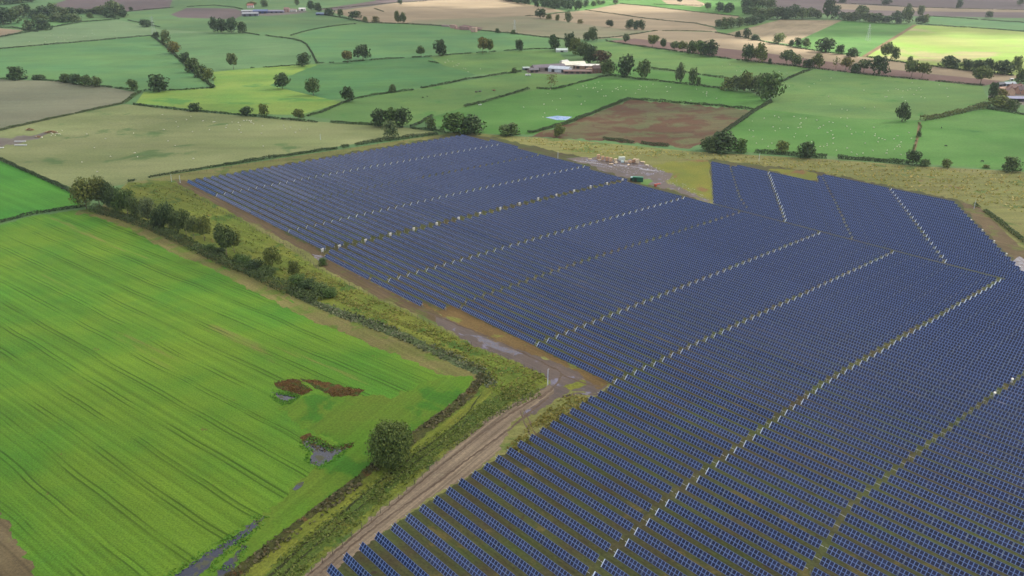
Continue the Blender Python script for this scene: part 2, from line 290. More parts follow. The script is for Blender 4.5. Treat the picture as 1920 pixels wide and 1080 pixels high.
# name, material, pixel polygon, ragged edge in pixels
POLY = [
 ('pasture', 'pasture', [(-700, -72), (2700, -72), (2700, 1500), (-900, 1500)], 0),
 # -- far strips
 ('field', 'ploughfar', [(70, 18), (130, -2), (200, -20), (330, -20), (318, 15), (240, 22), (150, 20)], 0),
 ('field', 'ploughfar', [(320, 27), (350, 15), (440, 16), (462, 24), (440, 36), (335, 33)], 0),
 ('field', 'meadowA', [(18, 44), (60, 33), (145, 38), (110, 50), (40, 52)], 0),
 ('field', 'tan', [(-80, 62), (0, 53), (45, 57), (0, 70), (-80, 82)], 0),
 ('field', 'palegreen', [(-200, 112), (-200, 92), (0, 70), (100, 50), (220, 37), (270, 47), (300, 55), (400, 61), (330, 63), (283, 67), (140, 80), (0, 92)], 0),
 ('field', 'meadowA', [(-220, 175), (-200, 112), (0, 92), (140, 80), (283, 67), (330, 108), (402, 165), (270, 171), (200, 163), (110, 152), (0, 148)], 0),
 ('field', 'greyleaf', [(290, 68), (330, 62), (400, 61), (490, 67), (545, 73), (572, 81), (592, 118), (470, 128), (395, 133), (335, 108)], 0),
 ('field', 'stubble', [(-240, 290), (-220, 160), (0, 149), (110, 152), (200, 163), (255, 173), (232, 193), (100, 222), (0, 245)], 0),
 ('field', 'yellowgreen', [(400, 135), (470, 128), (592, 120), (598, 124), (560, 135), (505, 160), (620, 187), (645, 191), (560, 216), (430, 212), (255, 193), (270, 172), (402, 165)], 0),
 ('field', 'bluegreen', [(598, 121), (640, 117), (720, 111), (805, 106), (830, 122), (892, 140), (790, 165), (660, 185), (620, 187), (505, 160), (560, 135)], 0),
 ('field', 'grass', [(805, 106), (900, 98), (1000, 92), (1045, 94), (1060, 112), (980, 134), (892, 140), (830, 122)], 0),
 ('field', 'meadowA', [(555, 66), (600, 54), (640, 47), (670, 45), (760, 46), (850, 51), (960, 63), (1050, 75), (1040, 93), (900, 98), (720, 111), (600, 119), (588, 98), (572, 79)], 0),
 ('field', 'pasture', [(440, 38), (470, 29), (600, 25), (640, 30), (690, 43), (640, 47), (600, 53), (545, 67), (490, 66), (420, 58)], 0),
 ('field', 'ploughfar', [(598, 17), (700, 2), (760, -20), (900, -30), (880, -4), (745, 5), (620, 21)], 0),
 ('field', 'tan', [(620, 22), (745, 5), (880, -4), (940, -2), (1060, 21), (985, 30), (900, 35), (780, 38), (758, 44), (690, 42)], 0),
 ('field', 'tangrey', [(758, 44), (780, 38), (985, 30), (1100, 46), (1170, 55), (1222, 57), (1130, 73), (1060, 73), (960, 62), (850, 50)], 0),
 ('field', 'tan', [(985, 30), (1070, 22), (1100, 19), (1220, 36), (1303, 44), (1339, 52), (1345, 59), (1230, 58), (1170, 55), (1100, 46)], 0),
 ('field', 'grassdeep', [(1070, 18), (1130, -6), (1420, -10), (1430, 22), (1388, 31), (1220, 11), (1163, 6), (1100, 18)], 0),
 ('field', 'tan', [(1240, 0), (1300, -2), (1325, 8), (1312, 13), (1250, 7)], 0),
 ('field', 'tan', [(1100, 19), (1163, 7), (1220, 12), (1388, 31), (1345, 50), (1303, 44), (1220, 36)], 0),
 ('field', 'ploughfar', [(1400, -5), (1560, -30), (2500, -30), (2500, 44), (1920, 34), (1740, 30), (1600, 30), (1470, 18)], 0),
 ('field', 'tan', [(1556, 6), (1718, 14), (1916, 18), (2200, 22), (2200, 30), (1916, 23), (1718, 21), (1556, 17)], 0),
 ('field', 'meadowA', [(1726, 45), (1732, 30), (1920, 42), (2300, 56), (2300, 80), (1920, 58)], 0),
 ('field', 'grass', [(1335, 61), (1385, 50), (1462, 37), (1370, 62), (1359, 66)], 0),
 ('field', 'tanstripe', [(1359, 64), (1462, 37), (1580, 38), (1507, 71), (1480, 83), (1425, 75)], 0),
 ('field', 'grassdeep', [(1507, 71), (1580, 38), (1640, 42), (1712, 46), (1616, 106), (1540, 98), (1480, 83)], 0),
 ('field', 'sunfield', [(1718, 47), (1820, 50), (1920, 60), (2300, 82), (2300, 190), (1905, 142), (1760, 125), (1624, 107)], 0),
 ('path', 'path', [(1615, 106), (1713, 46), (1719, 47), (1624, 107)], 0),
 ('field', 'tan', [(1140, 71), (1230, 58), (1345, 60), (1440, 80), (1540, 97), (1680, 115), (1760, 125), (1920, 143), (1880, 153), (1600, 122), (1440, 101), (1280, 83), (1190, 73)], 0),
 ('field', 'plough', [(1135, 77), (1190, 72), (1280, 82), (1440, 100), (1600, 122), (1760, 140), (1880, 152), (1845, 161), (1650, 142), (1440, 119), (1280, 97)], 0),
 ('field', 'grass', [(1110, 82), (1135, 77), (1280, 98), (1440, 119), (1530, 129), (1460, 156), (1370, 148), (1220, 130), (1130, 112)], 0),
 ('field', 'grassdeep', [(1130, 114), (1220, 131), (1370, 149), (1362, 166), (1260, 156), (1145, 143)], 0),
 ('field', 'grass', [(660, 186), (790, 166), (970, 136), (1120, 143), (1130, 146), (1005, 168), (870, 201), (800, 222), (760, 236), (700, 234), (560, 216), (645, 191)], 0),
 ('field', 'grassdeep', [(870, 201), (1005, 168), (1130, 145), (1260, 156), (1400, 170), (1445, 190), (1415, 206), (1280, 194), (1180, 186), (1060, 233), (1000, 252), (940, 252), (840, 246), (790, 226)], 0),
 ('field', 'brownfield', [(990, 256), (1060, 234), (1180, 187), (1280, 195), (1408, 206), (1388, 230), (1330, 266), (1290, 278), (1130, 264)], 2),
 ('field', 'grass', [(1530, 130), (1650, 143), (1840, 161), (1855, 190), (1790, 208), (1725, 226), (1560, 220), (1440, 206), (1420, 204), (1446, 190), (1462, 156)], 0),
 ('field', 'grassdeep', [(1420, 204), (1440, 206), (1560, 220), (1725, 226), (1716, 304), (1560, 293), (1380, 284), (1330, 266), (1390, 226)], 0),
 ('field', 'grassdeep', [(1725, 228), (1850, 203), (1930, 216), (2300, 250), (2300, 350), (1900, 320), (1716, 306)], 0),
 ('path', 'path', [(1722, 229), (1727, 229), (1722, 262), (1713, 296), (1708, 295), (1717, 260)], 0),
 ('field', 'pale', [(-300, 330), (-240, 292), (0, 245), (100, 222), (235, 195), (330, 206), (520, 223), (700, 235), (770, 240), (820, 248), (720, 262), (560, 285), (420, 306), (250, 342), (150, 362), (130, 350), (60, 322), (0, 300)], 0),
 ('mud', 'hardstand', [(-60, 262), (20, 258), (70, 252), (85, 247), (95, 250), (60, 262), (20, 272), (-60, 284)], 2),
 ('field', 'crop2', [(-320, 330), (0, 302), (60, 326), (130, 360), (152, 384), (60, 400), (0, 414), (-340, 480)], 0),
 # -- the solar farm and its surroundings
 ('meadow', 'rough', [(235, 345), (330, 326), (860, 247), (945, 254), (1060, 261), (1300, 284), (1560, 299), (1720, 311), (1900, 321), (2500, 352), (2900, 1500), (200, 1500), (560, 1000), (700, 890), (900, 700), (620, 560), (430, 490), (300, 430), (190, 388)], 0),
 ('verge', 'verge', [(200, 388), (240, 343), (325, 338), (440, 400), (600, 505), (700, 555), (810, 606), (900, 652), (1000, 690), (1032, 705), (1022, 728), (990, 745), (930, 775), (860, 830), (760, 920), (660, 1002), (560, 1088), (300, 1290), (100, 1400), (200, 1290), (430, 1085), (560, 982), (680, 888), (790, 795), (880, 700), (760, 640), (620, 575), (430, 496), (300, 436)], 2),
 ('field', 'crop', [(-900, 560), (-340, 482), (0, 422), (60, 405), (160, 392), (200, 396), (300, 440), (420, 500), (540, 560), (640, 602), (760, 652), (868, 690), (888, 706), (872, 742), (800, 800), (700, 886), (560, 984), (430, 1085), (200, 1290), (-200, 1500), (-900, 1500)], 1),
 ('verge', 'headland', strip([(180, 392), (300, 436), (430, 497), (540, 552), (640, 596), (760, 646), (870, 690), (908, 706)], 14, 22), 2),
 ('verge', 'headland', [(160, 393), (200, 396), (300, 440), (420, 500), (540, 560), (640, 602), (760, 652), (868, 690), (886, 706), (860, 712), (800, 690), (640, 622), (560, 590), (520, 570), (430, 520), (300, 462), (230, 425), (190, 408), (140, 402)], 3),
 ('verge', 'headgreen', [(886, 706), (872, 742), (800, 800), (700, 886), (560, 984), (430, 1085), (300, 1190), (240, 1220), (330, 1085), (470, 985), (580, 890), (640, 830), (560, 800), (520, 760), (600, 735), (740, 745), (800, 715), (840, 706)], 4),
 ('bare_patch', 'barebrown', [(-60, 930), (0, 960), (30, 1010), (70, 1085), (0, 1120), (-200, 1000)], 5),
 ('bare_patch', 'redweed', [(513, 717), (545, 711), (560, 712), (587, 733), (562, 742), (540, 737), (520, 728)], 2),
 ('bare_patch', 'redweed', [(562, 709), (590, 712), (630, 721), (683, 731), (665, 743), (625, 743), (603, 733), (580, 722)], 2),
 ('puddle', 'puddle', [(508, 735), (535, 738), (562, 744), (545, 752), (530, 755), (516, 744)], 2),
 ('bare_patch', 'redweed', [(562, 820), (585, 812), (600, 824), (630, 838), (665, 828), (660, 840), (620, 850), (590, 842), (570, 834)], 2),
 ('puddle', 'puddle', [(566, 828), (590, 827), (620, 841), (660, 834), (640, 848), (610, 866), (598, 874), (578, 862), (584, 846)], 3),
 ('puddle', 'puddle', [(548, 917), (560, 907), (570, 903), (566, 912), (553, 920)], 1),
 ('puddle', 'puddle', [(310, 1090), (370, 1048), (430, 1012), (480, 975), (500, 968), (460, 1005), (420, 1035), (385, 1066), (355, 1095)], 3),
 ('puddle', 'puddle', [(395, 1090), (420, 1060), (455, 1020), (462, 1022), (440, 1062), (424, 1092)], 3),
 ('panel_ground', 'array', [(338, 341), (868, 249), (950, 262), (1110, 300), (1175, 333), (1290, 366), (1338, 384), (1328, 298), (1535, 322), (1795, 374), (1830, 405), (1930, 505), (2050, 560), (2700, 800), (2700, 1500), (480, 1250), (570, 1090), (620, 1064), (800, 944), (1000, 815), (1130, 735), (1150, 722), (1010, 655), (848, 580), (815, 588), (606, 478)], 2),
 ('track', 'sidetrack', [(326, 337), (345, 338), (470, 400), (600, 470), (606, 482), (560, 465), (455, 409), (332, 345)], 2),
 ('track', 'sidetrack', [(600, 470), (640, 496), (730, 547), (830, 592), (842, 604), (810, 602), (700, 552), (600, 500)], 2),
 ('track', 'mud', [(815, 590), (860, 603), (930, 637), (1015, 668), (1080, 693), (1140, 722), (1122, 737), (1070, 734), (1046, 746), (1016, 768), (985, 788), (978, 772), (1010, 737), (1030, 716), (1020, 700), (1000, 692), (900, 652), (815, 606)], 3),
 ('track', 'track', [(1032, 722), (1010, 735), (930, 775), (860, 830), (760, 920), (660, 1002), (560, 1088), (300, 1290), (460, 1290), (560, 1140), (640, 1060), (700, 1010), (790, 945), (880, 890), (940, 840), (950, 805), (985, 770), (1040, 736)], 3),
 ('orange_earth', 'orange', [(600, 470), (640, 490), (820, 583), (846, 573), (1003, 650), (1145, 720), (1120, 730), (1080, 695), (1015, 669), (930, 641), (830, 593), (730, 546), (640, 497)], 2),
 ('verge', 'yellowrough', [(1055, 725), (1090, 712), (1100, 722), (1070, 733)], 2),
 ('mud', 'mud', [(1060, 298), (1110, 293), (1200, 303), (1250, 318), (1262, 326), (1248, 340), (1300, 360), (1338, 380), (1290, 366), (1235, 350), (1175, 334), (1110, 312)], 3),
 ('verge', 'yellowrough', [(1215, 312), (1260, 303), (1328, 300), (1336, 376), (1300, 362), (1255, 342), (1262, 326)], 2),
 ('verge', 'grass', [(1200, 338), (1215, 336), (1225, 340), (1215, 347), (1202, 345)], 1),
 ('mud', 'yellowrough', [(1440, 318), (1480, 316), (1532, 326), (1534, 340), (1490, 334)], 2),
 ('track', 'sidetrack', [(1795, 376), (1835, 388), (1870, 420), (1905, 455), (1960, 500), (2050, 560), (1930, 508), (1880, 468), (1845, 430)], 2),
 ('puddle', 'mudpool', [(1895, 492), (1912, 480), (1950, 500), (1940, 512), (1915, 508)], 1),
 ('puddle', 'mudpool', [(1866, 757), (1884, 742), (1920, 716), (1960, 690), (1970, 705), (1925, 735), (1886, 757)], 1),
 ('puddle', 'mudpool', [(880, 628), (905, 632), (950, 652), (985, 664), (960, 665), (915, 650)], 2),
 ('puddle', 'mudpool', [(585, 476), (607, 480), (612, 487), (598, 490)], 1),
 ('pond', 'pond', [(1022, 220), (1045, 217), (1073, 219), (1062, 225), (1044, 225)], 0),
 ('bare_patch', 'plough', [(850, 55), (870, 46), (905, 52), (900, 58)], 0),
 ('yard', 'hardstand', [(982, 128), (1010, 121), (1060, 118), (1110, 121), (1128, 128), (1118, 138), (1060, 140), (990, 137)], 0),
 ('yard', 'hardstand', [(1852, 182), (1862, 165), (1885, 158), (1990, 160), (1990, 200), (1900, 196)], 0),
 ('yard', 'hardstand', [(456, 27), (480, 18), (560, 18), (578, 22), (560, 26), (500, 30)], 0),
]
G['yellowstrip'] = ground_mat('yellow_verge_grass', (144, 150, 62), (130, 144, 56), .05, (120, 138, 52), .09, .55, px_dir((500, 1060), (900, 740)), 1.5, .25, fine=.3, fsc=1.3)
G['greenstrip'] = ground_mat('dark_verge_grass', (92, 118, 52), (108, 126, 54), .05, (124, 126, 56), .09, .55, px_dir((500, 1060), (900, 740)), 1.2, .3, fine=.32, fsc=1.3)
G['ditch'] = ground_mat('ditch_bed', (62, 70, 40), (74, 80, 46), .1, None, fine=.25, fsc=1.2)
G['weedbed'] = ground_mat('rank_weed_bed', (96, 96, 52), (84, 90, 48), .08, (112, 86, 54), .12, .55, fine=.35, fsc=1.2)
G['rut'] = ground_mat('tyre_rut', (112, 94, 80), (122, 106, 92), .1, None, fine=.2, fsc=1.0)
G['greyverge'] = ground_mat('grey_green_weeds', (106, 124, 82), (94, 112, 66), .08, (122, 134, 92), .15, .55, px_dir((547, 543), (903, 693)), 1.5, .2, fine=.35, fsc=1.2)
DL = [(905, 735), (880, 770), (845, 805), (800, 838), (763, 864), (713, 902), (640, 962), (580, 1012), (513, 1073), (440, 1130)]
_k = [p[0] for p in POLY].index('panel_ground')
POLY[_k:_k] = [
 ('verge', 'greyverge', strip([(540, 545), (620, 580), (747, 626), (830, 664), (905, 700), (918, 722)], 12, 18), 2),
 ('verge', 'weedbed', strip([(906, 700), (882, 738), (843, 770), (792, 808), (740, 850), (697, 882), (640, 929), (563, 985), (500, 1032), (430, 1090), (380, 1130)], 16, 26), 2),
 ('verge', 'yellowstrip', strip([(925, 725), (880, 765), (820, 812), (770, 848), (690, 905), (610, 966), (530, 1030), (450, 1100)], 12, 26), 2),
 ('verge', 'greenstrip', strip([(960, 735), (905, 775), (850, 815), (800, 850), (730, 905), (650, 972), (580, 1030), (490, 1110)], 22, 34), 2),
 ('verge', 'yellowstrip', strip([(1018, 724), (960, 758), (915, 785), (880, 812), (850, 838)], 9, 6), 2),
 ('ditch', 'ditch', strip(DL, 2.2, 5.5), 1), ('ditch', 'ditch', strip([(x + 9 + i, y + 4 + i * .5) for i, (x, y) in enumerate(DL[1:])], 1.6, 3.5), 1),
]
for pts, w, mt in [([(975, 770), (982, 790), (990, 806), (998, 820)], 2.2, 'rut'), ([(982, 768), (992, 788), (1000, 806), (1006, 818)], 2.0, 'rut'), ([(1030, 745), (1000, 768), (960, 800), (900, 845), (820, 905), (740, 960), (660, 1022), (600, 1075)], 3.2, 'rut'),
                   ([(1012, 742), (970, 768), (900, 815), (840, 862), (770, 920), (690, 985), (620, 1042), (560, 1095)], 3.0, 'rut'), ([(1052, 700), (1048, 716), (1032, 732), (1010, 748)], 4, 'rut'), ([(1040, 690), (1060, 706), (1090, 716), (1125, 726)], 3, 'rut'),
                   ([(845, 603), (900, 625), (960, 652), (1020, 680), (1040, 692)], 2.4, 'rut'), ([(640, 502), (720, 548), (800, 585), (850, 605)], 2, 'rut'), ([(1050, 745), (1080, 738), (1110, 740), (1135, 736)], 4, 'mud'),
                   ([(346, 343), (420, 384), (500, 428), (590, 480)], 1.6, 'rut'), ([(1150, 308), (1190, 313), (1235, 322)], 2.4, 'mudpool'), ([(1085, 302), (1120, 306), (1150, 313)], 1.6, 'mudpool')]:
    POLY.append(('puddle' if mt == 'mudpool' else 'tyre_track', mt, strip(pts, w), 1))
def build_ground():
    V = []; E = []; FA = []
    for gi, (name, mat, pts, rag) in enumerate(POLY):
        out = []
        n = len(pts)
        for i in range(n):
            p, q = pts[i], pts[(i + 1) % n]
            d = math.hypot(q[0] - p[0], q[1] - p[1]); k = max(1, int(d / (4.5 if rag else 40)))
            for j in range(k):
                t = j / k; x = p[0] + (q[0] - p[0]) * t; y = p[1] + (q[1] - p[1]) * t
                if rag and (j or i % 2):
                    ph = gi * 1.7
                    x += rag * (.9 * math.sin(x / 9.3 + y / 5.1 + ph) + .7 * math.sin(x / 4.1 - y / 3.3 + ph) + random.uniform(-.8, .8))
                    y += rag * .6 * (.9 * math.sin(y / 6.3 - x / 8.1 + ph) + .7 * math.sin(x / 3.7 + y / 2.9 + ph) + random.uniform(-.8, .8))
                out.append((x, y))
        k0 = len(V); Q = [U(*p).xy for p in out]
        if sum(a.x * b.y - b.x * a.y for a, b in zip(Q, Q[1:] + Q[:1])) < 0: Q.reverse()
        V += Q; FA.append(list(range(k0, len(V))))
    ys = [-66, -58, -50, -42, -34, -26, -18, -10, -2] + list(range(6, 420, 12)) + list(range(420, 1400, 60))
    for y in ys:
        for x in range(-650, 2640, 45): V.append(U(x + random.uniform(-9, 9), y + random.uniform(-2, 2)).xy)
    for f in FA: E += list(zip(f, f[1:] + f[:1]))
    vs, es, fs, ov, oe, of = geometry.delaunay_2d_cdt(V, E, [], 0, 1e-4)
    A = np.array([tuple(v) for v in vs]); T = np.array([tuple(f[:3]) for f in fs]); CX = A[T, 0].mean(1); CY = A[T, 1].mean(1); own = np.full(len(T), -1)
    for gi, f in enumerate(FA):
        P = [tuple(V[i]) for i in f]; xs = [p[0] for p in P]; ys = [p[1] for p in P]
        k = np.nonzero((CX > min(xs)) & (CX < max(xs)) & (CY > min(ys)) & (CY < max(ys)))[0]
        own[k[in_poly(P, CX[k], CY[k])]] = gi
    groups = {}
    for f, o in zip(fs, own): groups.setdefault(int(o), []).append(f)
    H = height([v.x for v in vs], [v.y for v in vs])
    for gi, (name, mat, pts, rag) in enumerate(POLY):
        fl = groups.get(gi)
        if not fl: continue
        idx = {}; VV = []; FF = []
        for f in fl:
            g = []
            for i in f:
                if i not in idx: idx[i] = len(VV); VV.append((vs[i].x, vs[i].y, H[i]))
                g.append(idx[i])
            FF.append(g)
        me = mesh_np(name, VV, FF, G[mat], smooth=True)
        o = obj(name, me); o['kind'] = 'structure'
    me = mesh_np('ground', [(-14000, -3000, -3), (14000, -3000, -3), (14000, 22000, -3), (-14000, 22000, -3)], [(0, 1, 2, 3)], G['pasture'])
    obj('ground', me)['kind'] = 'structure'
build_ground()

# ------------------------------------------------------------------ foliage
def leaf_quads(C, N, S, asp=1.0):
    """C centres, N normals, S sizes -> vertex and face arrays of small leaf-clump quads"""
    n = len(C); N = N / np.maximum(1e-6, np.linalg.norm(N, axis=1, keepdims=True))
    r = rng.normal(size=(n, 3)); a = np.cross(N, r); a /= np.maximum(1e-6, np.linalg.norm(a, axis=1, keepdims=True)); b = np.cross(N, a)
    a = a * S[:, None] * .5; b = b * S[:, None] * .5 * asp
    j = 1 + rng.uniform(-.35, .35, (4, n, 1))
    V = np.stack([C - a * j[0] - b * j[1], C + a * j[1] - b * j[2], C + a * j[2] + b * j[3], C - a * j[3] + b * j[0]], 1).reshape(-1, 3)
    Fc = np.arange(4 * n).reshape(n, 4)
    return V, Fc
def fast_mesh(name, V, Fc, mat):
    me = bpy.data.meshes.new(name); nf = len(Fc)
    me.vertices.add(len(V)); me.vertices.foreach_set('co', np.asarray(V, np.float32).ravel())
    me.loops.add(nf * 4); me.loops.foreach_set('vertex_index', np.asarray(Fc, np.int32).ravel())
    me.polygons.add(nf); me.polygons.foreach_set('loop_start', np.arange(nf, dtype=np.int32) * 4)
    me.update(calc_edges=True); me.materials.append(mat); return me
def crown_points(n, shape, lobes, leaf):
    """leaf clumps over lumpy lobes; unit crown, z 0..1, radius .5"""
    z0, z1 = shape['z']; C = []; N = []
    L = []
    for i in range(lobes):
        t = (i + .5) / lobes; zz = z0 + (z1 - z0) * (.12 + .80 * t)
        u = (zz - z0) / (z1 - z0)
        pr = shape['prof'](u); a = i * 2.399 + random.uniform(-.5, .5); rr = pr * random.uniform(.35, .72)
        L.append((Vector((rr * math.cos(a) * .5, rr * math.sin(a) * .5, zz)), random.uniform(.20, .31) * shape.get('lob', 1) * (.6 + .5 * pr)))
    L.append((Vector((0, 0, z0 + (z1 - z0) * .5)), .26 * shape.get('lob', 1)))
    L.append((Vector((random.uniform(-.05, .05), 0, z1 - .16)), .17 * shape.get('lob', 1)))
    w = np.array([r * r for _, r in L]); w /= w.sum(); k = rng.choice(len(L), n, p=w)
    d = rng.normal(size=(n, 3)); d /= np.linalg.norm(d, axis=1, keepdims=True)
    rad = np.array([r for _, r in L])[k] * (rng.uniform(.35, 1.0, n) ** .45) * (1 + rng.normal(0, .07, n))
    cen = np.array([tuple(c) for c, _ in L])[k]
    C = cen + d * rad[:, None] * np.array([1, 1, shape.get('zs', .8)])
    C[:, :2] *= .5 / np.percentile(np.abs(C[:, :2]), 97); C[:, 2] /= np.percentile(C[:, 2], 98.5)
    C[:, 2] = np.maximum(C[:, 2], z0 * .8)
    N = d + rng.normal(0, .55, (n, 3)) + np.array([0, 0, .35])
    return C, N, leaf * rng.uniform(.6, 1.35, n)
SH = {
 'round': dict(z=(.10, 1.0), prof=lambda u: math.sqrt(max(.05, 1 - (2 * u - .9) ** 2 * .8))),
 'oak': dict(z=(.22, 1.0), prof=lambda u: math.sqrt(max(.05, 1 - (u - .35) ** 2 * 1.9)), lob=.95),
 'tall': dict(z=(.12, 1.0), prof=lambda u: math.sqrt(max(.05, 1 - (2 * u - .9) ** 2 * .9)), zs=1.0, lob=.9),
 'bush': dict(z=(.0, 1.0), prof=lambda u: math.sqrt(max(.05, 1 - u * u * .8)), lob=1.05),
 'ash': dict(z=(.34, 1.0), prof=lambda u: math.sqrt(max(.05, 1 - (2 * u - 1.0) ** 2)), lob=.85),
 'thin': dict(z=(.2, 1.0), prof=lambda u: .9 - .45 * u, lob=.7),
}
def trunk_mesh(top, r0=.028, limbs=5, lean=.03, spread=.26, up=(.55, .9)):
    b = MB(); p = Vector((0, 0, -.02)); q = Vector((lean * .4, 0, top * .55)); t = Vector((lean, lean * .5, top))
    b.bar(p, q, r0 * 1.25, r0 * .85, 7); b.bar(q, t, r0 * .85, r0 * .45, 6)
    for i in range(limbs):
        a = i * 2.4 + random.uniform(-.4, .4); s = q.lerp(t, random.uniform(0, .95)); e = Vector((spread * math.cos(a), spread * math.sin(a), random.uniform(*up)))
        m = s.lerp(e, .55) + Vector((0, 0, .03)); b.bar(s, m, r0 * .5, r0 * .34, 5); b.bar(m, e, r0 * .34, r0 * .12, 5)
    return b.mesh('trunk', M['bark'], True)
PROTO = {}
def proto(kind, n, leaf, lobes=11, limbs=5):
    out = []
    for _ in range(5 if n < 3000 else 3):
        s = SH[kind]; C, N, S = crown_points(n, s, lobes, leaf)
        V, Fc = leaf_quads(C, N, S)
        out.append((fast_mesh('crown', V, Fc, M['leaf']), trunk_mesh(max(.3, s['z'][0] + .35), .022 if kind != 'bush' else .012, limbs, up=(max(.3, s['z'][0] + .15), .86))))
    return out
for k in SH: PROTO[k, 0] = proto(k, 750, .085)
for k in ('oak', 'ash', 'round', 'bush', 'thin'): PROTO[k, 1] = proto(k, 2300, .046, 15, 8)
PROTO['lone', 0] = proto('round', 13000, .03, 34, 8)
PROTO['bare', 0] = []
for _ in range(2):
    C, N, S = crown_points(240, SH['thin'], 9, .05); V, Fc = leaf_quads(C, N, S)
    PROTO['bare', 0].append((fast_mesh('crown', V, Fc, M['leaf']), trunk_mesh(.8, .02, 14, spread=.3, up=(.5, .98))))
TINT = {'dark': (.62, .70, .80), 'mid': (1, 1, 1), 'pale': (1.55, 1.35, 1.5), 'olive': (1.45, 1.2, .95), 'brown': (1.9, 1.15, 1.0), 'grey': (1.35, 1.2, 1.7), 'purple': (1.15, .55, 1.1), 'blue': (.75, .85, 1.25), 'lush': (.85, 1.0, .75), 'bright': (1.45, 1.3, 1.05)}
NT = [0]
def tree(px, py, hpx, wpx, kind, tint, label, group=None, cat='tree', lvl=0, name='tree'):
    p = U(px, py); s = m_per_px(p); h = hpx * s / CP * 1.0; w = wpx * s
    key = (kind, lvl) if (kind, lvl) in PROTO else (kind, 0)
    cm, tm = PROTO[key][NT[0] % len(PROTO[key])]; NT[0] += 1
    e = empty(name, p, random.uniform(0, 6.28)); e.scale = (w, w, h)
    tag(e, label, cat, group)
    c = obj('crown', cm, e); j = random.uniform(.88, 1.12); t = TINT[tint]
    e.rotation_euler[0] = random.gauss(0, .05); c.color = (t[0] * j, t[1] * j, t[2] * j, 1)
    obj('trunk', tm, e)
    return e
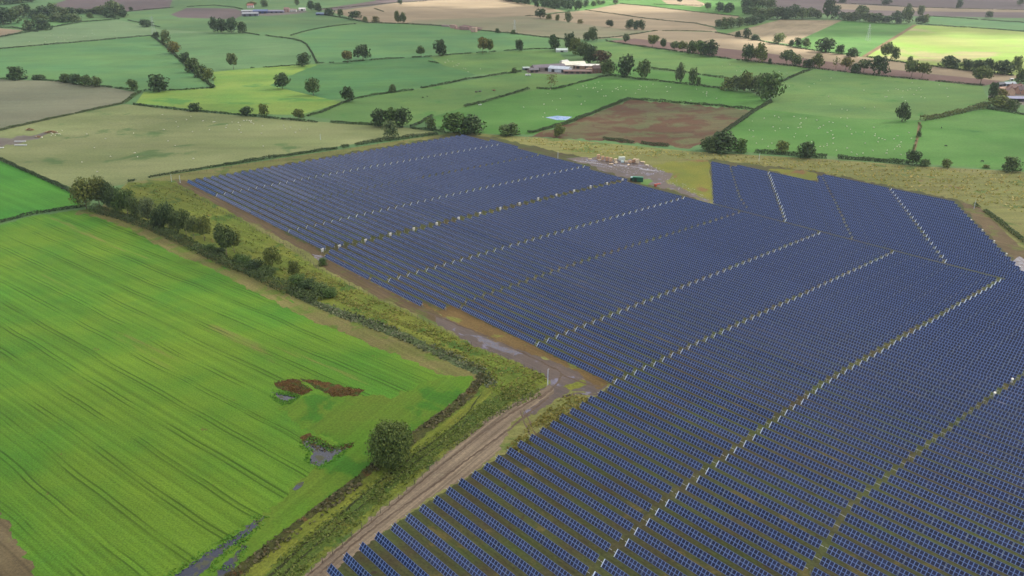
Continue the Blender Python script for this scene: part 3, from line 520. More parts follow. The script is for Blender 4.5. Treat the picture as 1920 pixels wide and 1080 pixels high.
# each entry: foot x, foot y, height, width (photo pixels), form, tint, label
HB = 'trees along the field hedges'
TREES = [
 (30, 149, 21, 30, 'bush', 'dark', 'dark dome-shaped tree on the hedge at the left edge above the grey stubble field'),
 (73, 149, 8, 22, 'bush', 'dark', 'low wide dark bush on the hedge just right of the dark dome tree'),
 (125, 155, 15, 20, 'bush', 'mid', 'leftmost tree of the shrubby clump on the stubble field hedge'),
 (143, 158, 17, 22, 'round', 'dark', 'second tree of the shrubby clump on the stubble field hedge'),
 (161, 161, 18, 22, 'bush', 'mid', 'third tree of the shrubby clump on the stubble field hedge'),
 (181, 163, 17, 18, 'round', 'pale', 'paler right-hand tree ending the shrubby clump on the stubble field hedge'),
 (251, 170, 19, 18, 'round', 'mid', 'small rounded tree where four hedges meet by the grey stubble field'),
 (299, 172, 28, 34, 'round', 'dark', 'broad dark round tree on the hedge above the flush yellow-green field'),
 (293, 70, 9, 11, 'bush', 'dark', 'small dark bush at the top of the diagonal tree line'),
 (311, 84, 24, 17, 'tall', 'pale', 'pale tall tree near the top of the diagonal tree line'),
 (327, 101, 20, 22, 'round', 'brown', 'brownish thin tree second down the diagonal tree line'),
 (347, 119, 18, 18, 'round', 'dark', 'dark round tree midway down the diagonal tree line'),
 (361, 136, 23, 26, 'round', 'mid', 'big leafy tree of the diagonal line, just under the dark round one'),
 (377, 144, 21, 24, 'bush', 'mid', 'second last tree at the lower end of the diagonal line'),
 (391, 151, 20, 20, 'bush', 'olive', 'last tree at the lower end of the diagonal line'),
 (438, 130, 26, 20, 'ash', 'pale', 'lone pale airy tree on the fence between two left fields'),
 (570, 125, 22, 23, 'round', 'dark', 'dark round tree where the curving hedge reaches the yellow-green field'),
 (530, 167, 26, 27, 'oak', 'dark', 'dark oak with bare trunk beside the yellow-green field'),
 (588, 178, 28, 25, 'oak', 'mid', 'loose green oak in the field right of the yellow-green one'),
 (365, 208, 14, 21, 'bush', 'dark', 'dark rounded bush on the long hedge above the pale dry pasture'),
 (462, 217, 15, 22, 'oak', 'dark', 'small spreading dark tree on the long hedge above the dry pasture'),
 (495, 218, 20, 17, 'round', 'olive', 'olive upright tree beside the small spreading dark tree on the long hedge'),
 (560, 223, 17, 20, 'oak', 'olive', 'loose olive tree at the hedge gap above the dry pasture'),
 (272, 50, 12, 24, 'bush', 'blue', 'wide dark clump of a tree on the hedge by the faint left pylon'),
 (402, 60, 24, 15, 'round', 'blue', 'first tall tree of the dark copse below the far left farm'),
 (417, 62, 23, 18, 'round', 'dark', 'second tree of the dark copse below the far left farm'),
 (434, 62, 25, 18, 'round', 'blue', 'third tree of the dark copse below the far left farm'),
 (454, 62, 18, 17, 'round', 'dark', 'shorter tree ending the dark copse below the far left farm'),
 (56, 57, 17, 20, 'bush', 'grey', 'left tree of the grey-green pair of bushes in the upper left'),
 (82, 56, 19, 28, 'bush', 'blue', 'right darker tree of the pair of bushes in the upper left'),
 (138, 40, 12, 24, 'bush', 'grey', 'round grey-green tree between the two small upper left fields'),
 (169, 34, 9, 11, 'bush', 'mid', 'small green tree alone in the tiny upper left field'),
 (652, 118, 20, 20, 'ash', 'brown', 'orange-brown autumn tree left of the dark oak on the gappy hedge'),
 (681, 113, 25, 28, 'oak', 'dark', 'dark mushroom-shaped oak on the gappy hedge'),
 (790, 107, 18, 14, 'ash', 'mid', 'small upright tree left of the big dark egg-shaped tree'),
 (825, 105, 26, 22, 'round', 'dark', 'big dark egg-shaped tree on the gappy hedge'),
 (905, 101, 27, 18, 'ash', 'brown', 'brown thin-leaved tree on the gappy hedge'),
 (917, 100, 23, 14, 'ash', 'olive', 'olive tree touching the brown thin-leaved tree'),
 (973, 96, 19, 15, 'round', 'dark', 'small dark egg-shaped tree left of the farm'),
 (652, 191, 25, 22, 'round', 'dark', 'dark tree at the left end of the hedge leading to the farm'),
 (736, 173, 13, 15, 'bush', 'mid', 'small bush standing in the hedge leading to the farm'),
 (666, 37, 14, 22, 'oak', 'dark', 'dark spreading tree on the hedge under the far tan field'),
 (618, 29, 12, 18, 'bush', 'blue', 'bluish tree on the hedge right of the far left farm'),
 (639, 31, 12, 11, 'round', 'mid', 'small upright tree on the hedge left of the dark spreading one'),
 (685, 41, 9, 9, 'bush', 'olive', 'little olive bush on the hedge under the far tan field'),
 (704, 42, 10, 13, 'bush', 'brown', 'brownish bush on the hedge under the far tan field'),
 (745, 43, 19, 9, 'tall', 'olive', 'slim left tree of a twin pair on the far hedge'),
 (756, 43, 17, 12, 'tall', 'mid', 'fuller right tree of a twin pair on the far hedge'),
 (750, 8, 9, 9, 'round', 'blue', 'small bluish tree at the edge of the far brown soil'),
 (933, 62, 8, 8, 'bush', 'dark', 'little dark bush on the hedge right of the pink stacks'),
 (963, 64, 7, 9, 'bush', 'mid', 'second little bush on the hedge right of the pink stacks'),
 (712, 238, 29, 27, 'round', 'dark', 'left dark tree of the clump behind the far tip of the panels'),
 (735, 236, 30, 26, 'round', 'lush', 'middle dense tree of the clump behind the far tip of the panels'),
 (755, 238, 31, 30, 'round', 'dark', 'right dense tree of the clump behind the far tip of the panels'),
 (732, 259, 29, 28, 'round', 'grey', 'grey-green willow-like tree in front of the dark clump'),
 (808, 244, 21, 19, 'round', 'mid', 'medium tree alone left of the wide twin trees by the far tip of the panels'),
 (854, 250, 34, 46, 'bush', 'lush', 'left of the wide twin trees right behind the far tip of the panels'),
 (884, 250, 30, 40, 'bush', 'dark', 'right of the wide twin trees right behind the far tip of the panels'),
 (955, 254, 20, 36, 'bush', 'mid', 'wide low bushy tree on the meadow edge right of the far tip of the panels'),
 (1050, 257, 22, 18, 'round', 'olive', 'small olive tree at the corner of the brown weedy field'),
 (1013, 35, 16, 19, 'oak', 'dark', 'dark spreading tree in the middle of the far tan fields'),
 (1029, 36, 8, 10, 'bush', 'olive', 'low bush touching the dark spreading tree in the far tan fields'),
 (1045, 39, 10, 8, 'round', 'olive', 'tiny olive tree between the spreading tree and the grey tall one'),
 (1066, 42, 17, 12, 'tall', 'grey', 'grey tall tree in the far tan fields'),
 (1088, 44, 7, 10, 'bush', 'brown', 'little dark brown bush in the far tan fields'),
 (1143, 51, 12, 14, 'oak', 'dark', 'lone spreading tree left of the row of three in the far tan fields'),
 (1180, 55, 16, 15, 'round', 'dark', 'left tree of the row of three in the far tan fields'),
 (1192, 56, 15, 12, 'round', 'blue', 'middle tree of the row of three in the far tan fields'),
 (1203, 56, 16, 12, 'tall', 'dark', 'right tree of the row of three in the far tan fields'),
 (1101, 76, 14, 14, 'bush', 'mid', 'shorter left tree of the pair on the hedge above the farm'),
 (1111, 77, 22, 18, 'round', 'mid', 'taller right tree of the pair on the hedge above the farm'),
 (1041, 95, 26, 19, 'tall', 'dark', 'dark tall tree left of the small white shed behind the farm'),
 (1068, 94, 28, 20, 'tall', 'dark', 'dark tall tree right of the small white shed behind the farm'),
 (1080, 103, 28, 24, 'round', 'olive', 'second tree of the dense row running down to the farmhouse'),
 (1095, 111, 27, 26, 'round', 'mid', 'third tree of the dense row running down to the farmhouse'),
 (1107, 120, 30, 26, 'round', 'dark', 'last green tree of the dense row, beside the purple one'),
 (1128, 122, 24, 30, 'round', 'purple', 'dark purple-leaved tree above the farmhouse'),
 (1139, 141, 25, 26, 'round', 'mid', 'rounded tree just right of the farmhouse'),
 (1173, 145, 36, 28, 'tall', 'dark', 'tall dark tree on the hedge right of the farm'),
 (1207, 148, 32, 23, 'tall', 'mid', 'tall lighter tree on the hedge, second right of the farm'),
 (1033, 166, 27, 22, 'bare', 'brown', 'nearly bare reddish tree in front of the farm'),
 (965, 137, 9, 10, 'bush', 'mid', 'small bush at the upper end of the hedge left of the farm'),
 (1274, 156, 33, 15, 'tall', 'grey', 'slim grey-green tree left of a dark twin on the double hedge'),
 (1298, 159, 28, 14, 'tall', 'mid', 'slim upright tree standing between the two parallel hedges'),
 (1309, 161, 15, 8, 'tall', 'mid', 'short slim tree right beside the upright one between the hedges'),
 (1173, 83, 17, 13, 'ash', 'grey', 'pale grey tree at the left end of the brown ploughed strip'),
 (1223, 90, 21, 18, 'ash', 'olive', 'olive airy tree second along the ploughed strip'),
 (1243, 93, 18, 11, 'ash', 'dark', 'thin dark tree third along the ploughed strip'),
 (1265, 96, 16, 16, 'ash', 'grey', 'greyish airy tree on the ploughed strip left of the dense clump'),
 (1280, 98, 18, 16, 'ash', 'olive', 'olive thin tree touching the dense clump on the ploughed strip'),
 (1298, 101, 21, 20, 'round', 'mid', 'left tree of the dense clump on the ploughed strip'),
 (1313, 104, 24, 22, 'round', 'lush', 'middle tree of the dense clump on the ploughed strip'),
 (1331, 106, 26, 28, 'round', 'dark', 'right biggest tree of the dense clump on the ploughed strip'),
 (1403, 115, 28, 24, 'round', 'dark', 'left darker tree of the touching pair on the ploughed strip'),
 (1424, 117, 31, 22, 'round', 'olive', 'right lighter tree of the touching pair on the ploughed strip'),
 (1443, 120, 9, 8, 'bush', 'dark', 'tiny dark bush right of the touching pair on the ploughed strip'),
 (1474, 121, 24, 22, 'ash', 'grey', 'grey-green tree fourth group along the ploughed strip'),
 (1493, 123, 18, 20, 'round', 'mid', 'green tree touching the grey-green one on the ploughed strip'),
 (1514, 127, 14, 20, 'bush', 'dark', 'low dark tree beside the hedge corner under the ploughed strip'),
 (1531, 127, 23, 20, 'round', 'olive', 'round olive tree at the hedge corner under the ploughed strip'),
 (1567, 130, 22, 14, 'bare', 'olive', 'thin half-bare tree right of the hedge corner'),
 (1585, 132, 21, 20, 'ash', 'brown', 'brownish airy tree right of the half-bare one'),
 (1604, 136, 16, 18, 'bush', 'dark', 'low dark bush left of the big dark tree on the ploughed strip'),
 (1619, 136, 22, 20, 'ash', 'grey', 'grey airy tree left of the big dark tree on the ploughed strip'),
 (1646, 140, 30, 31, 'round', 'dark', 'big dark tree on the lower edge of the ploughed strip'),
 (1709, 144, 27, 24, 'ash', 'pale', 'pale airy tree, left of a pair on the ploughed strip'),
 (1728, 146, 25, 22, 'ash', 'olive', 'olive airy tree, right of a pair on the ploughed strip'),
 (1838, 158, 30, 30, 'ash', 'pale', 'pale loose tree at the right end of the ploughed strip'),
 (1383, 70, 10, 10, 'bush', 'dark', 'little dark bush at the left corner of the striped stubble'),
 (1399, 72, 17, 14, 'tall', 'dark', 'pointed dark tree at the lower corner of the striped stubble'),
 (1416, 75, 9, 18, 'bush', 'blue', 'low dark bush right of the pointed tree by the striped stubble'),
 (1459, 82, 17, 20, 'round', 'pale', 'pale round tree on the hedge under the striped stubble'),
 (1483, 86, 10, 9, 'bush', 'dark', 'small dark tree left in the trio below the sunlit green field'),
 (1495, 89, 16, 14, 'round', 'dark', 'middle dark tree in the trio below the sunlit green field'),
 (1511, 90, 16, 16, 'round', 'mid', 'right tree in the trio below the sunlit green field'),
 (1547, 98, 23, 32, 'round', 'dark', 'big round tree on the hedge below the sunlit green field'),
 (1574, 102, 16, 15, 'round', 'dark', 'small dark tree right of the big round one below the green field'),
 (1597, 106, 14, 20, 'bush', 'dark', 'low dark tree where the earth path meets the long hedge'),
 (1662, 112, 28, 22, 'ash', 'pale', 'pale tall tree on the hedge right of the earth path'),
 (1677, 113, 21, 16, 'round', 'mid', 'shorter tree touching the pale tall one right of the earth path'),
 (1706, 118, 11, 9, 'tall', 'dark', 'tiny dark tree alone on the hedge under the yellow field'),
 (1780, 127, 19, 33, 'bush', 'dark', 'wide dark tree on the hedge under the sunlit yellow field'),
 (1811, 131, 17, 22, 'round', 'dark', 'first tree of the dark row under the sunlit yellow field'),
 (1831, 134, 19, 22, 'round', 'blue', 'second tree of the dark row under the sunlit yellow field'),
 (1851, 137, 23, 28, 'round', 'dark', 'third and tallest tree of the dark row under the yellow field'),
 (1879, 140, 23, 32, 'round', 'dark', 'fourth and widest tree of the dark row under the yellow field'),
 (1905, 135, 26, 17, 'tall', 'pale', 'pale upright tree at the right end of the dark row'),
 (1914, 156, 24, 22, 'round', 'mid', 'green tree at the right edge behind the right-hand village'),
 (1366, 169, 20, 24, 'bush', 'olive', 'leftmost low tree of the copse beside the brown weedy field'),
 (1381, 171, 25, 24, 'round', 'grey', 'second, greyish tree of the copse beside the brown weedy field'),
 (1397, 172, 33, 24, 'round', 'olive', 'third, olive tall tree of the copse beside the brown weedy field'),
 (1414, 173, 27, 24, 'round', 'grey', 'fourth, greyish tree of the copse beside the brown weedy field'),
 (1429, 180, 37, 26, 'round', 'mid', 'fifth tree, dark and tall, of the copse beside the brown field'),
 (1444, 190, 46, 38, 'round', 'lush', 'biggest rightmost tree of the copse beside the brown weedy field'),
 (1692, 228, 31, 22, 'round', 'dark', 'lone dark tree in the middle of the right sheep field'),
 (1722, 256, 9, 9, 'bush', 'mid', 'tiny bush on the earth path between the two right fields'),
 (1711, 309, 25, 24, 'round', 'dark', 'dark round tree at the lower end of the earth path'),
 (1733, 311, 12, 19, 'bush', 'mid', 'first bush right of the tree at the end of the earth path'),
 (1772, 313, 14, 18, 'bush', 'olive', 'second bush right of the tree at the end of the earth path'),
 (1849, 315, 6, 12, 'bush', 'olive', 'small flat bush left of the corner tree at the right edge'),
 (1893, 321, 24, 30, 'bush', 'mid', 'round bushy tree near the right edge at the meadow boundary'),
 (1466, 288, 21, 22, 'round', 'olive', 'small olive tree on the hedge under the sheep field'),
 (1510, 295, 27, 30, 'bush', 'dark', 'dark domed tree on the hedge under the sheep field'),
 (1328, 283, 24, 34, 'bush', 'mid', 'left tree of the dark clump at the foot of the brown field'),
 (1356, 285, 34, 44, 'bush', 'dark', 'middle biggest tree of the dark clump at the foot of the brown field'),
 (1389, 286, 23, 24, 'bush', 'lush', 'right tree of the dark clump at the foot of the brown field'),
 (1859, 191, 32, 16, 'tall', 'dark', 'dark cypress-like tree at the left end of the right-hand village'),
 (1877, 202, 20, 36, 'bush', 'olive', 'olive bush on the lane below the right-hand village'),
 (1899, 206, 17, 20, 'bush', 'mid', 'green bush on the lane at the right end of the village'),
 (1878, 184, 15, 22, 'bush', 'brown', 'reddish bush between the houses of the right-hand village'),
 (1798, 16, 14, 11, 'round', 'blue', 'lone bluish tree on the far brown soil in the upper right'),
 (1854, 35, 12, 12, 'oak', 'dark', 'lone dark tree on the narrow green strip in the upper right'),
 (1662, 8, 12, 18, 'bush', 'blue', 'wide bluish tree on the top edge of the far tan strip'),
 (1580, 5, 9, 13, 'bush', 'blue', 'bluish bush left of the wide tree on the far tan strip'),
 (1912, 10, 12, 11, 'round', 'grey', 'greyish tree in the top right corner'),
 (1349, 22, 15, 16, 'round', 'blue', 'left tree of the small group in the sunlit far green field'),
 (1366, 23, 15, 20, 'bush', 'dark', 'right tree of the small group in the sunlit far green field'),
 (1327, 20, 13, 13, 'ash', 'grey', 'grey tree on the far hedge left of the small group'),
 (1154, 8, 9, 10, 'round', 'grey', 'small grey tree at the corner of the sunlit far stubble'),
 (1273, 8, 14, 9, 'ash', 'grey', 'slim grey tree on the far hedge below the sunlit patch'),
 (1085, 19, 16, 16, 'round', 'dark', 'dark tree right of the far wood, left of two'),
 (1098, 14, 12, 10, 'round', 'blue', 'dark tree right of the far wood, right of two'),
 (1113, 11, 8, 10, 'bush', 'mid', 'small bush on the far lane beyond the wood'),
 (1122, 9, 8, 10, 'round', 'grey', 'small grey tree on the far lane beyond the wood'),
 (1131, 8, 6, 8, 'round', 'mid', 'last small tree on the far lane beyond the wood'),
 (1703, 24, 15, 9, 'tall', 'grey', 'slim left tree rising above the far tan strip'),
 (1725, 30, 17, 12, 'tall', 'grey', 'slim right tree rising above the far tan strip'),
 (496, 13, 11, 13, 'round', 'mid', 'green tree behind the barns of the far left farm'),
 (557, 10, 11, 8, 'tall', 'grey', 'thin grey tree above the white shed of the far left farm'),
 (584, 20, 16, 14, 'round', 'blue', 'left tree of the dark pair right of the far left farm'),
 (596, 22, 14, 14, 'round', 'dark', 'right tree of the dark pair right of the far left farm'),
 (472, 10, 6, 18, 'bush', 'brown', 'brownish bush behind the white house of the far left farm'),
 (246, 20, 6, 7, 'round', 'blue', 'small tree alone where the far left soil meets the green'),
]
for t in TREES: tree(*t, group=HB)
FW = 'trees massed in the far wooded belts'
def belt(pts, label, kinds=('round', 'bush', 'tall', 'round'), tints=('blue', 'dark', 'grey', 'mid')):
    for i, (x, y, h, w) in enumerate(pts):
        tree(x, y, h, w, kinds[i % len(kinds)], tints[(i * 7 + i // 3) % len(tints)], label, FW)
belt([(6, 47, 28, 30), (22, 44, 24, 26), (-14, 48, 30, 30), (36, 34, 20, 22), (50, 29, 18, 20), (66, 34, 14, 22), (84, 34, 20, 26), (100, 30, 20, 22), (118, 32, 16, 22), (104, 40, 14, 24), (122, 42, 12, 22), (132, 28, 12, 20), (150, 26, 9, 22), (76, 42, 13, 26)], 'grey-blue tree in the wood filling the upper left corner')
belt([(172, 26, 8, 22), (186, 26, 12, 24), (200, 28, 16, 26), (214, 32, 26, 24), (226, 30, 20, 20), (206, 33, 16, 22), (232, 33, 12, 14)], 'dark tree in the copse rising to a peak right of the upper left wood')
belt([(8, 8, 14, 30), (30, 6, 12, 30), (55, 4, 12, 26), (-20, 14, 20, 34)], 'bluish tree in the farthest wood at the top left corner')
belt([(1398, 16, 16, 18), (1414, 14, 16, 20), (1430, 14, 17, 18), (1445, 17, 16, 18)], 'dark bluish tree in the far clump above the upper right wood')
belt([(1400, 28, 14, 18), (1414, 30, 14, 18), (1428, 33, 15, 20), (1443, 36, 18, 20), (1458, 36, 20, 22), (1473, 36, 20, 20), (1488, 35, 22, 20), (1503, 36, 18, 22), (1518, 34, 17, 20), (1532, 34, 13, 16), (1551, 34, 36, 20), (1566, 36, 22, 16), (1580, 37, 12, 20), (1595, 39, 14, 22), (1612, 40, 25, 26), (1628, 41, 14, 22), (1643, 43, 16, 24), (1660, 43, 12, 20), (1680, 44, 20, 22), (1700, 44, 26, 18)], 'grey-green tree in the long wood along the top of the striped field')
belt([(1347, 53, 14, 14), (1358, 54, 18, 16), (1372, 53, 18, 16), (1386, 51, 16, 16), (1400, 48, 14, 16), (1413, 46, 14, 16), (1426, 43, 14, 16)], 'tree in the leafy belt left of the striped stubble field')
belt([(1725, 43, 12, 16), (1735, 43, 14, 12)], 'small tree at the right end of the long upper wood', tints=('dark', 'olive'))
# the tall row between the crop and the panels
RT = 'tall trees in the row between crop and panels'
ROW = [
 (163, 392, 62, 46, 'oak', 'olive', 'olive big-crowned tree at the top left end of the tall row'),
 (187, 388, 60, 42, 'oak', 'olive', 'brownish-green tree second in the tall row'),
 (206, 389, 50, 34, 'round', 'dark', 'dark tree third in the tall row'),
 (217, 396, 46, 36, 'oak', 'dark', 'dark spreading tree fourth in the tall row'),
 (240, 404, 54, 46, 'oak', 'lush', 'broad dark tree fifth in the tall row'),
 (256, 411, 44, 32, 'round', 'mid', 'green tree sixth in the tall row'),
 (278, 420, 52, 36, 'oak', 'grey', 'greyish tree seventh in the tall row'),
 (297, 429, 40, 30, 'bush', 'dark', 'short dark tree eighth in the tall row'),
 (316, 431, 54, 38, 'oak', 'dark', 'dark domed tree ninth in the tall row with a pale trunk'),
 (334, 436, 44, 30, 'round', 'mid', 'green tree tenth in the tall row'),
 (350, 444, 56, 30, 'ash', 'mid', 'tree with a visible trunk, eleventh in the tall row'),
 (364, 448, 48, 28, 'ash', 'pale', 'pale thin tree twelfth in the tall row'),
 (384, 452, 52, 34, 'ash', 'olive', 'olive tree thirteenth in the tall row with twin pale stems'),
 (425, 481, 64, 44, 'ash', 'mid', 'tall tree on a long pale trunk standing apart in the row'),
 (440, 474, 46, 28, 'ash', 'olive', 'olive tree half hidden behind the one on the long pale trunk'),
 (511, 505, 46, 36, 'thin', 'olive', 'thin sparse tree alone in the lower verge'),
 (553, 521, 36, 26, 'thin', 'olive', 'smaller sparse tree at the lower end of the row'),
]
for k_ in ('dark', 'lush', 'mid', 'olive', 'grey', 'pale'): TINT['row' + k_] = tuple(v * a for v, a in zip(TINT[k_], (1.08, 1.0, 1.05)))
for t in ROW: tree(t[0], t[1], t[2] * .86, t[3] * .84, t[4], 'row' + t[5], t[6], group=RT, lvl=1)
tree(735, 871, 78, 72, 'lone', 'bright', 'single big round dark green tree by the ditch at the crop field corner')
tree(606, 497, 13, 16, 'bush', 'lush', 'small dark green bush beside the mud at the panels corner', lvl=1)
BUSH = [(460, 497, 16, 30), (480, 506, 18, 34), (500, 514, 14, 30), (448, 490, 12, 24), (560, 534, 18, 36), (580, 542, 18, 36), (600, 548, 16, 34), (618, 556, 14, 28), (395, 470, 12, 26), (412, 478, 12, 24)]
for i, (x, y, h, w) in enumerate(BUSH):
    tree(x, y, h, w, 'bush', ('lush', 'dark', 'mid', 'lush')[i % 4], ['bramble bush under the lower end of the tall tree row', 'dense bush in the verge below the two sparse trees'][4 <= i < 8] if i < 8 else 'low bush at the foot of the tall tree row', 'bushes under the tall tree row', 'bush', 1, 'bush')

# ------------------------------------------------------------------ hedges
def hedge(pts, h, w, label, gap=0., tint='dark', leaf=.6, dens=1.0, name='hedge', group='field hedges', mat='hedge', cat='hedge'):
    P = [U(*p) for p in pts]; S = [0]
    for a, b in zip(P, P[1:]): S.append(S[-1] + (b - a).length)
    n = int(S[-1] * 11 * dens * max(.6, h / 2) / (leaf / .6) ** 2)
    t = np.sort(rng.uniform(0, S[-1], n)); ph = random.uniform(0, 9)
    f = np.sin(t / 3.1 + ph) + np.sin(t / 7.7 + ph * 2) + np.sin(t / 17. + ph * 3)
    keep = f > (-3 + 3.1 * gap * 1.3); t = t[keep]; f = f[keep]; n = len(t)
    X = np.interp(t, S, [p.x for p in P]); Y = np.interp(t, S, [p.y for p in P])
    dx = np.gradient(X); dy = np.gradient(Y); ln = np.hypot(dx, dy) + 1e-6; nx, ny = -dy / ln, dx / ln
    hh = h * (1 + .13 * f); a = rng.uniform(0, math.pi, n); r = rng.uniform(.3, 1, n) ** .5
    off = np.cos(a) * r * w / 2; z = np.sin(a) ** .7 * r * hh
    X2 = X + nx * off; Y2 = Y + ny * off
    C = np.stack([X2, Y2, height(X2, Y2) + z], 1)
    N = np.stack([nx * np.cos(a), ny * np.cos(a), np.sin(a)], 1) + rng.normal(0, .5, (n, 3))
    V, Fc = leaf_quads(C, N, leaf * rng.uniform(.6, 1.4, n))
    o = obj(name, fast_mesh(name, V, Fc, M[mat])); t3 = TINT[tint]; o.color = t3 + (1,)
    return tag(o, label, cat, group)
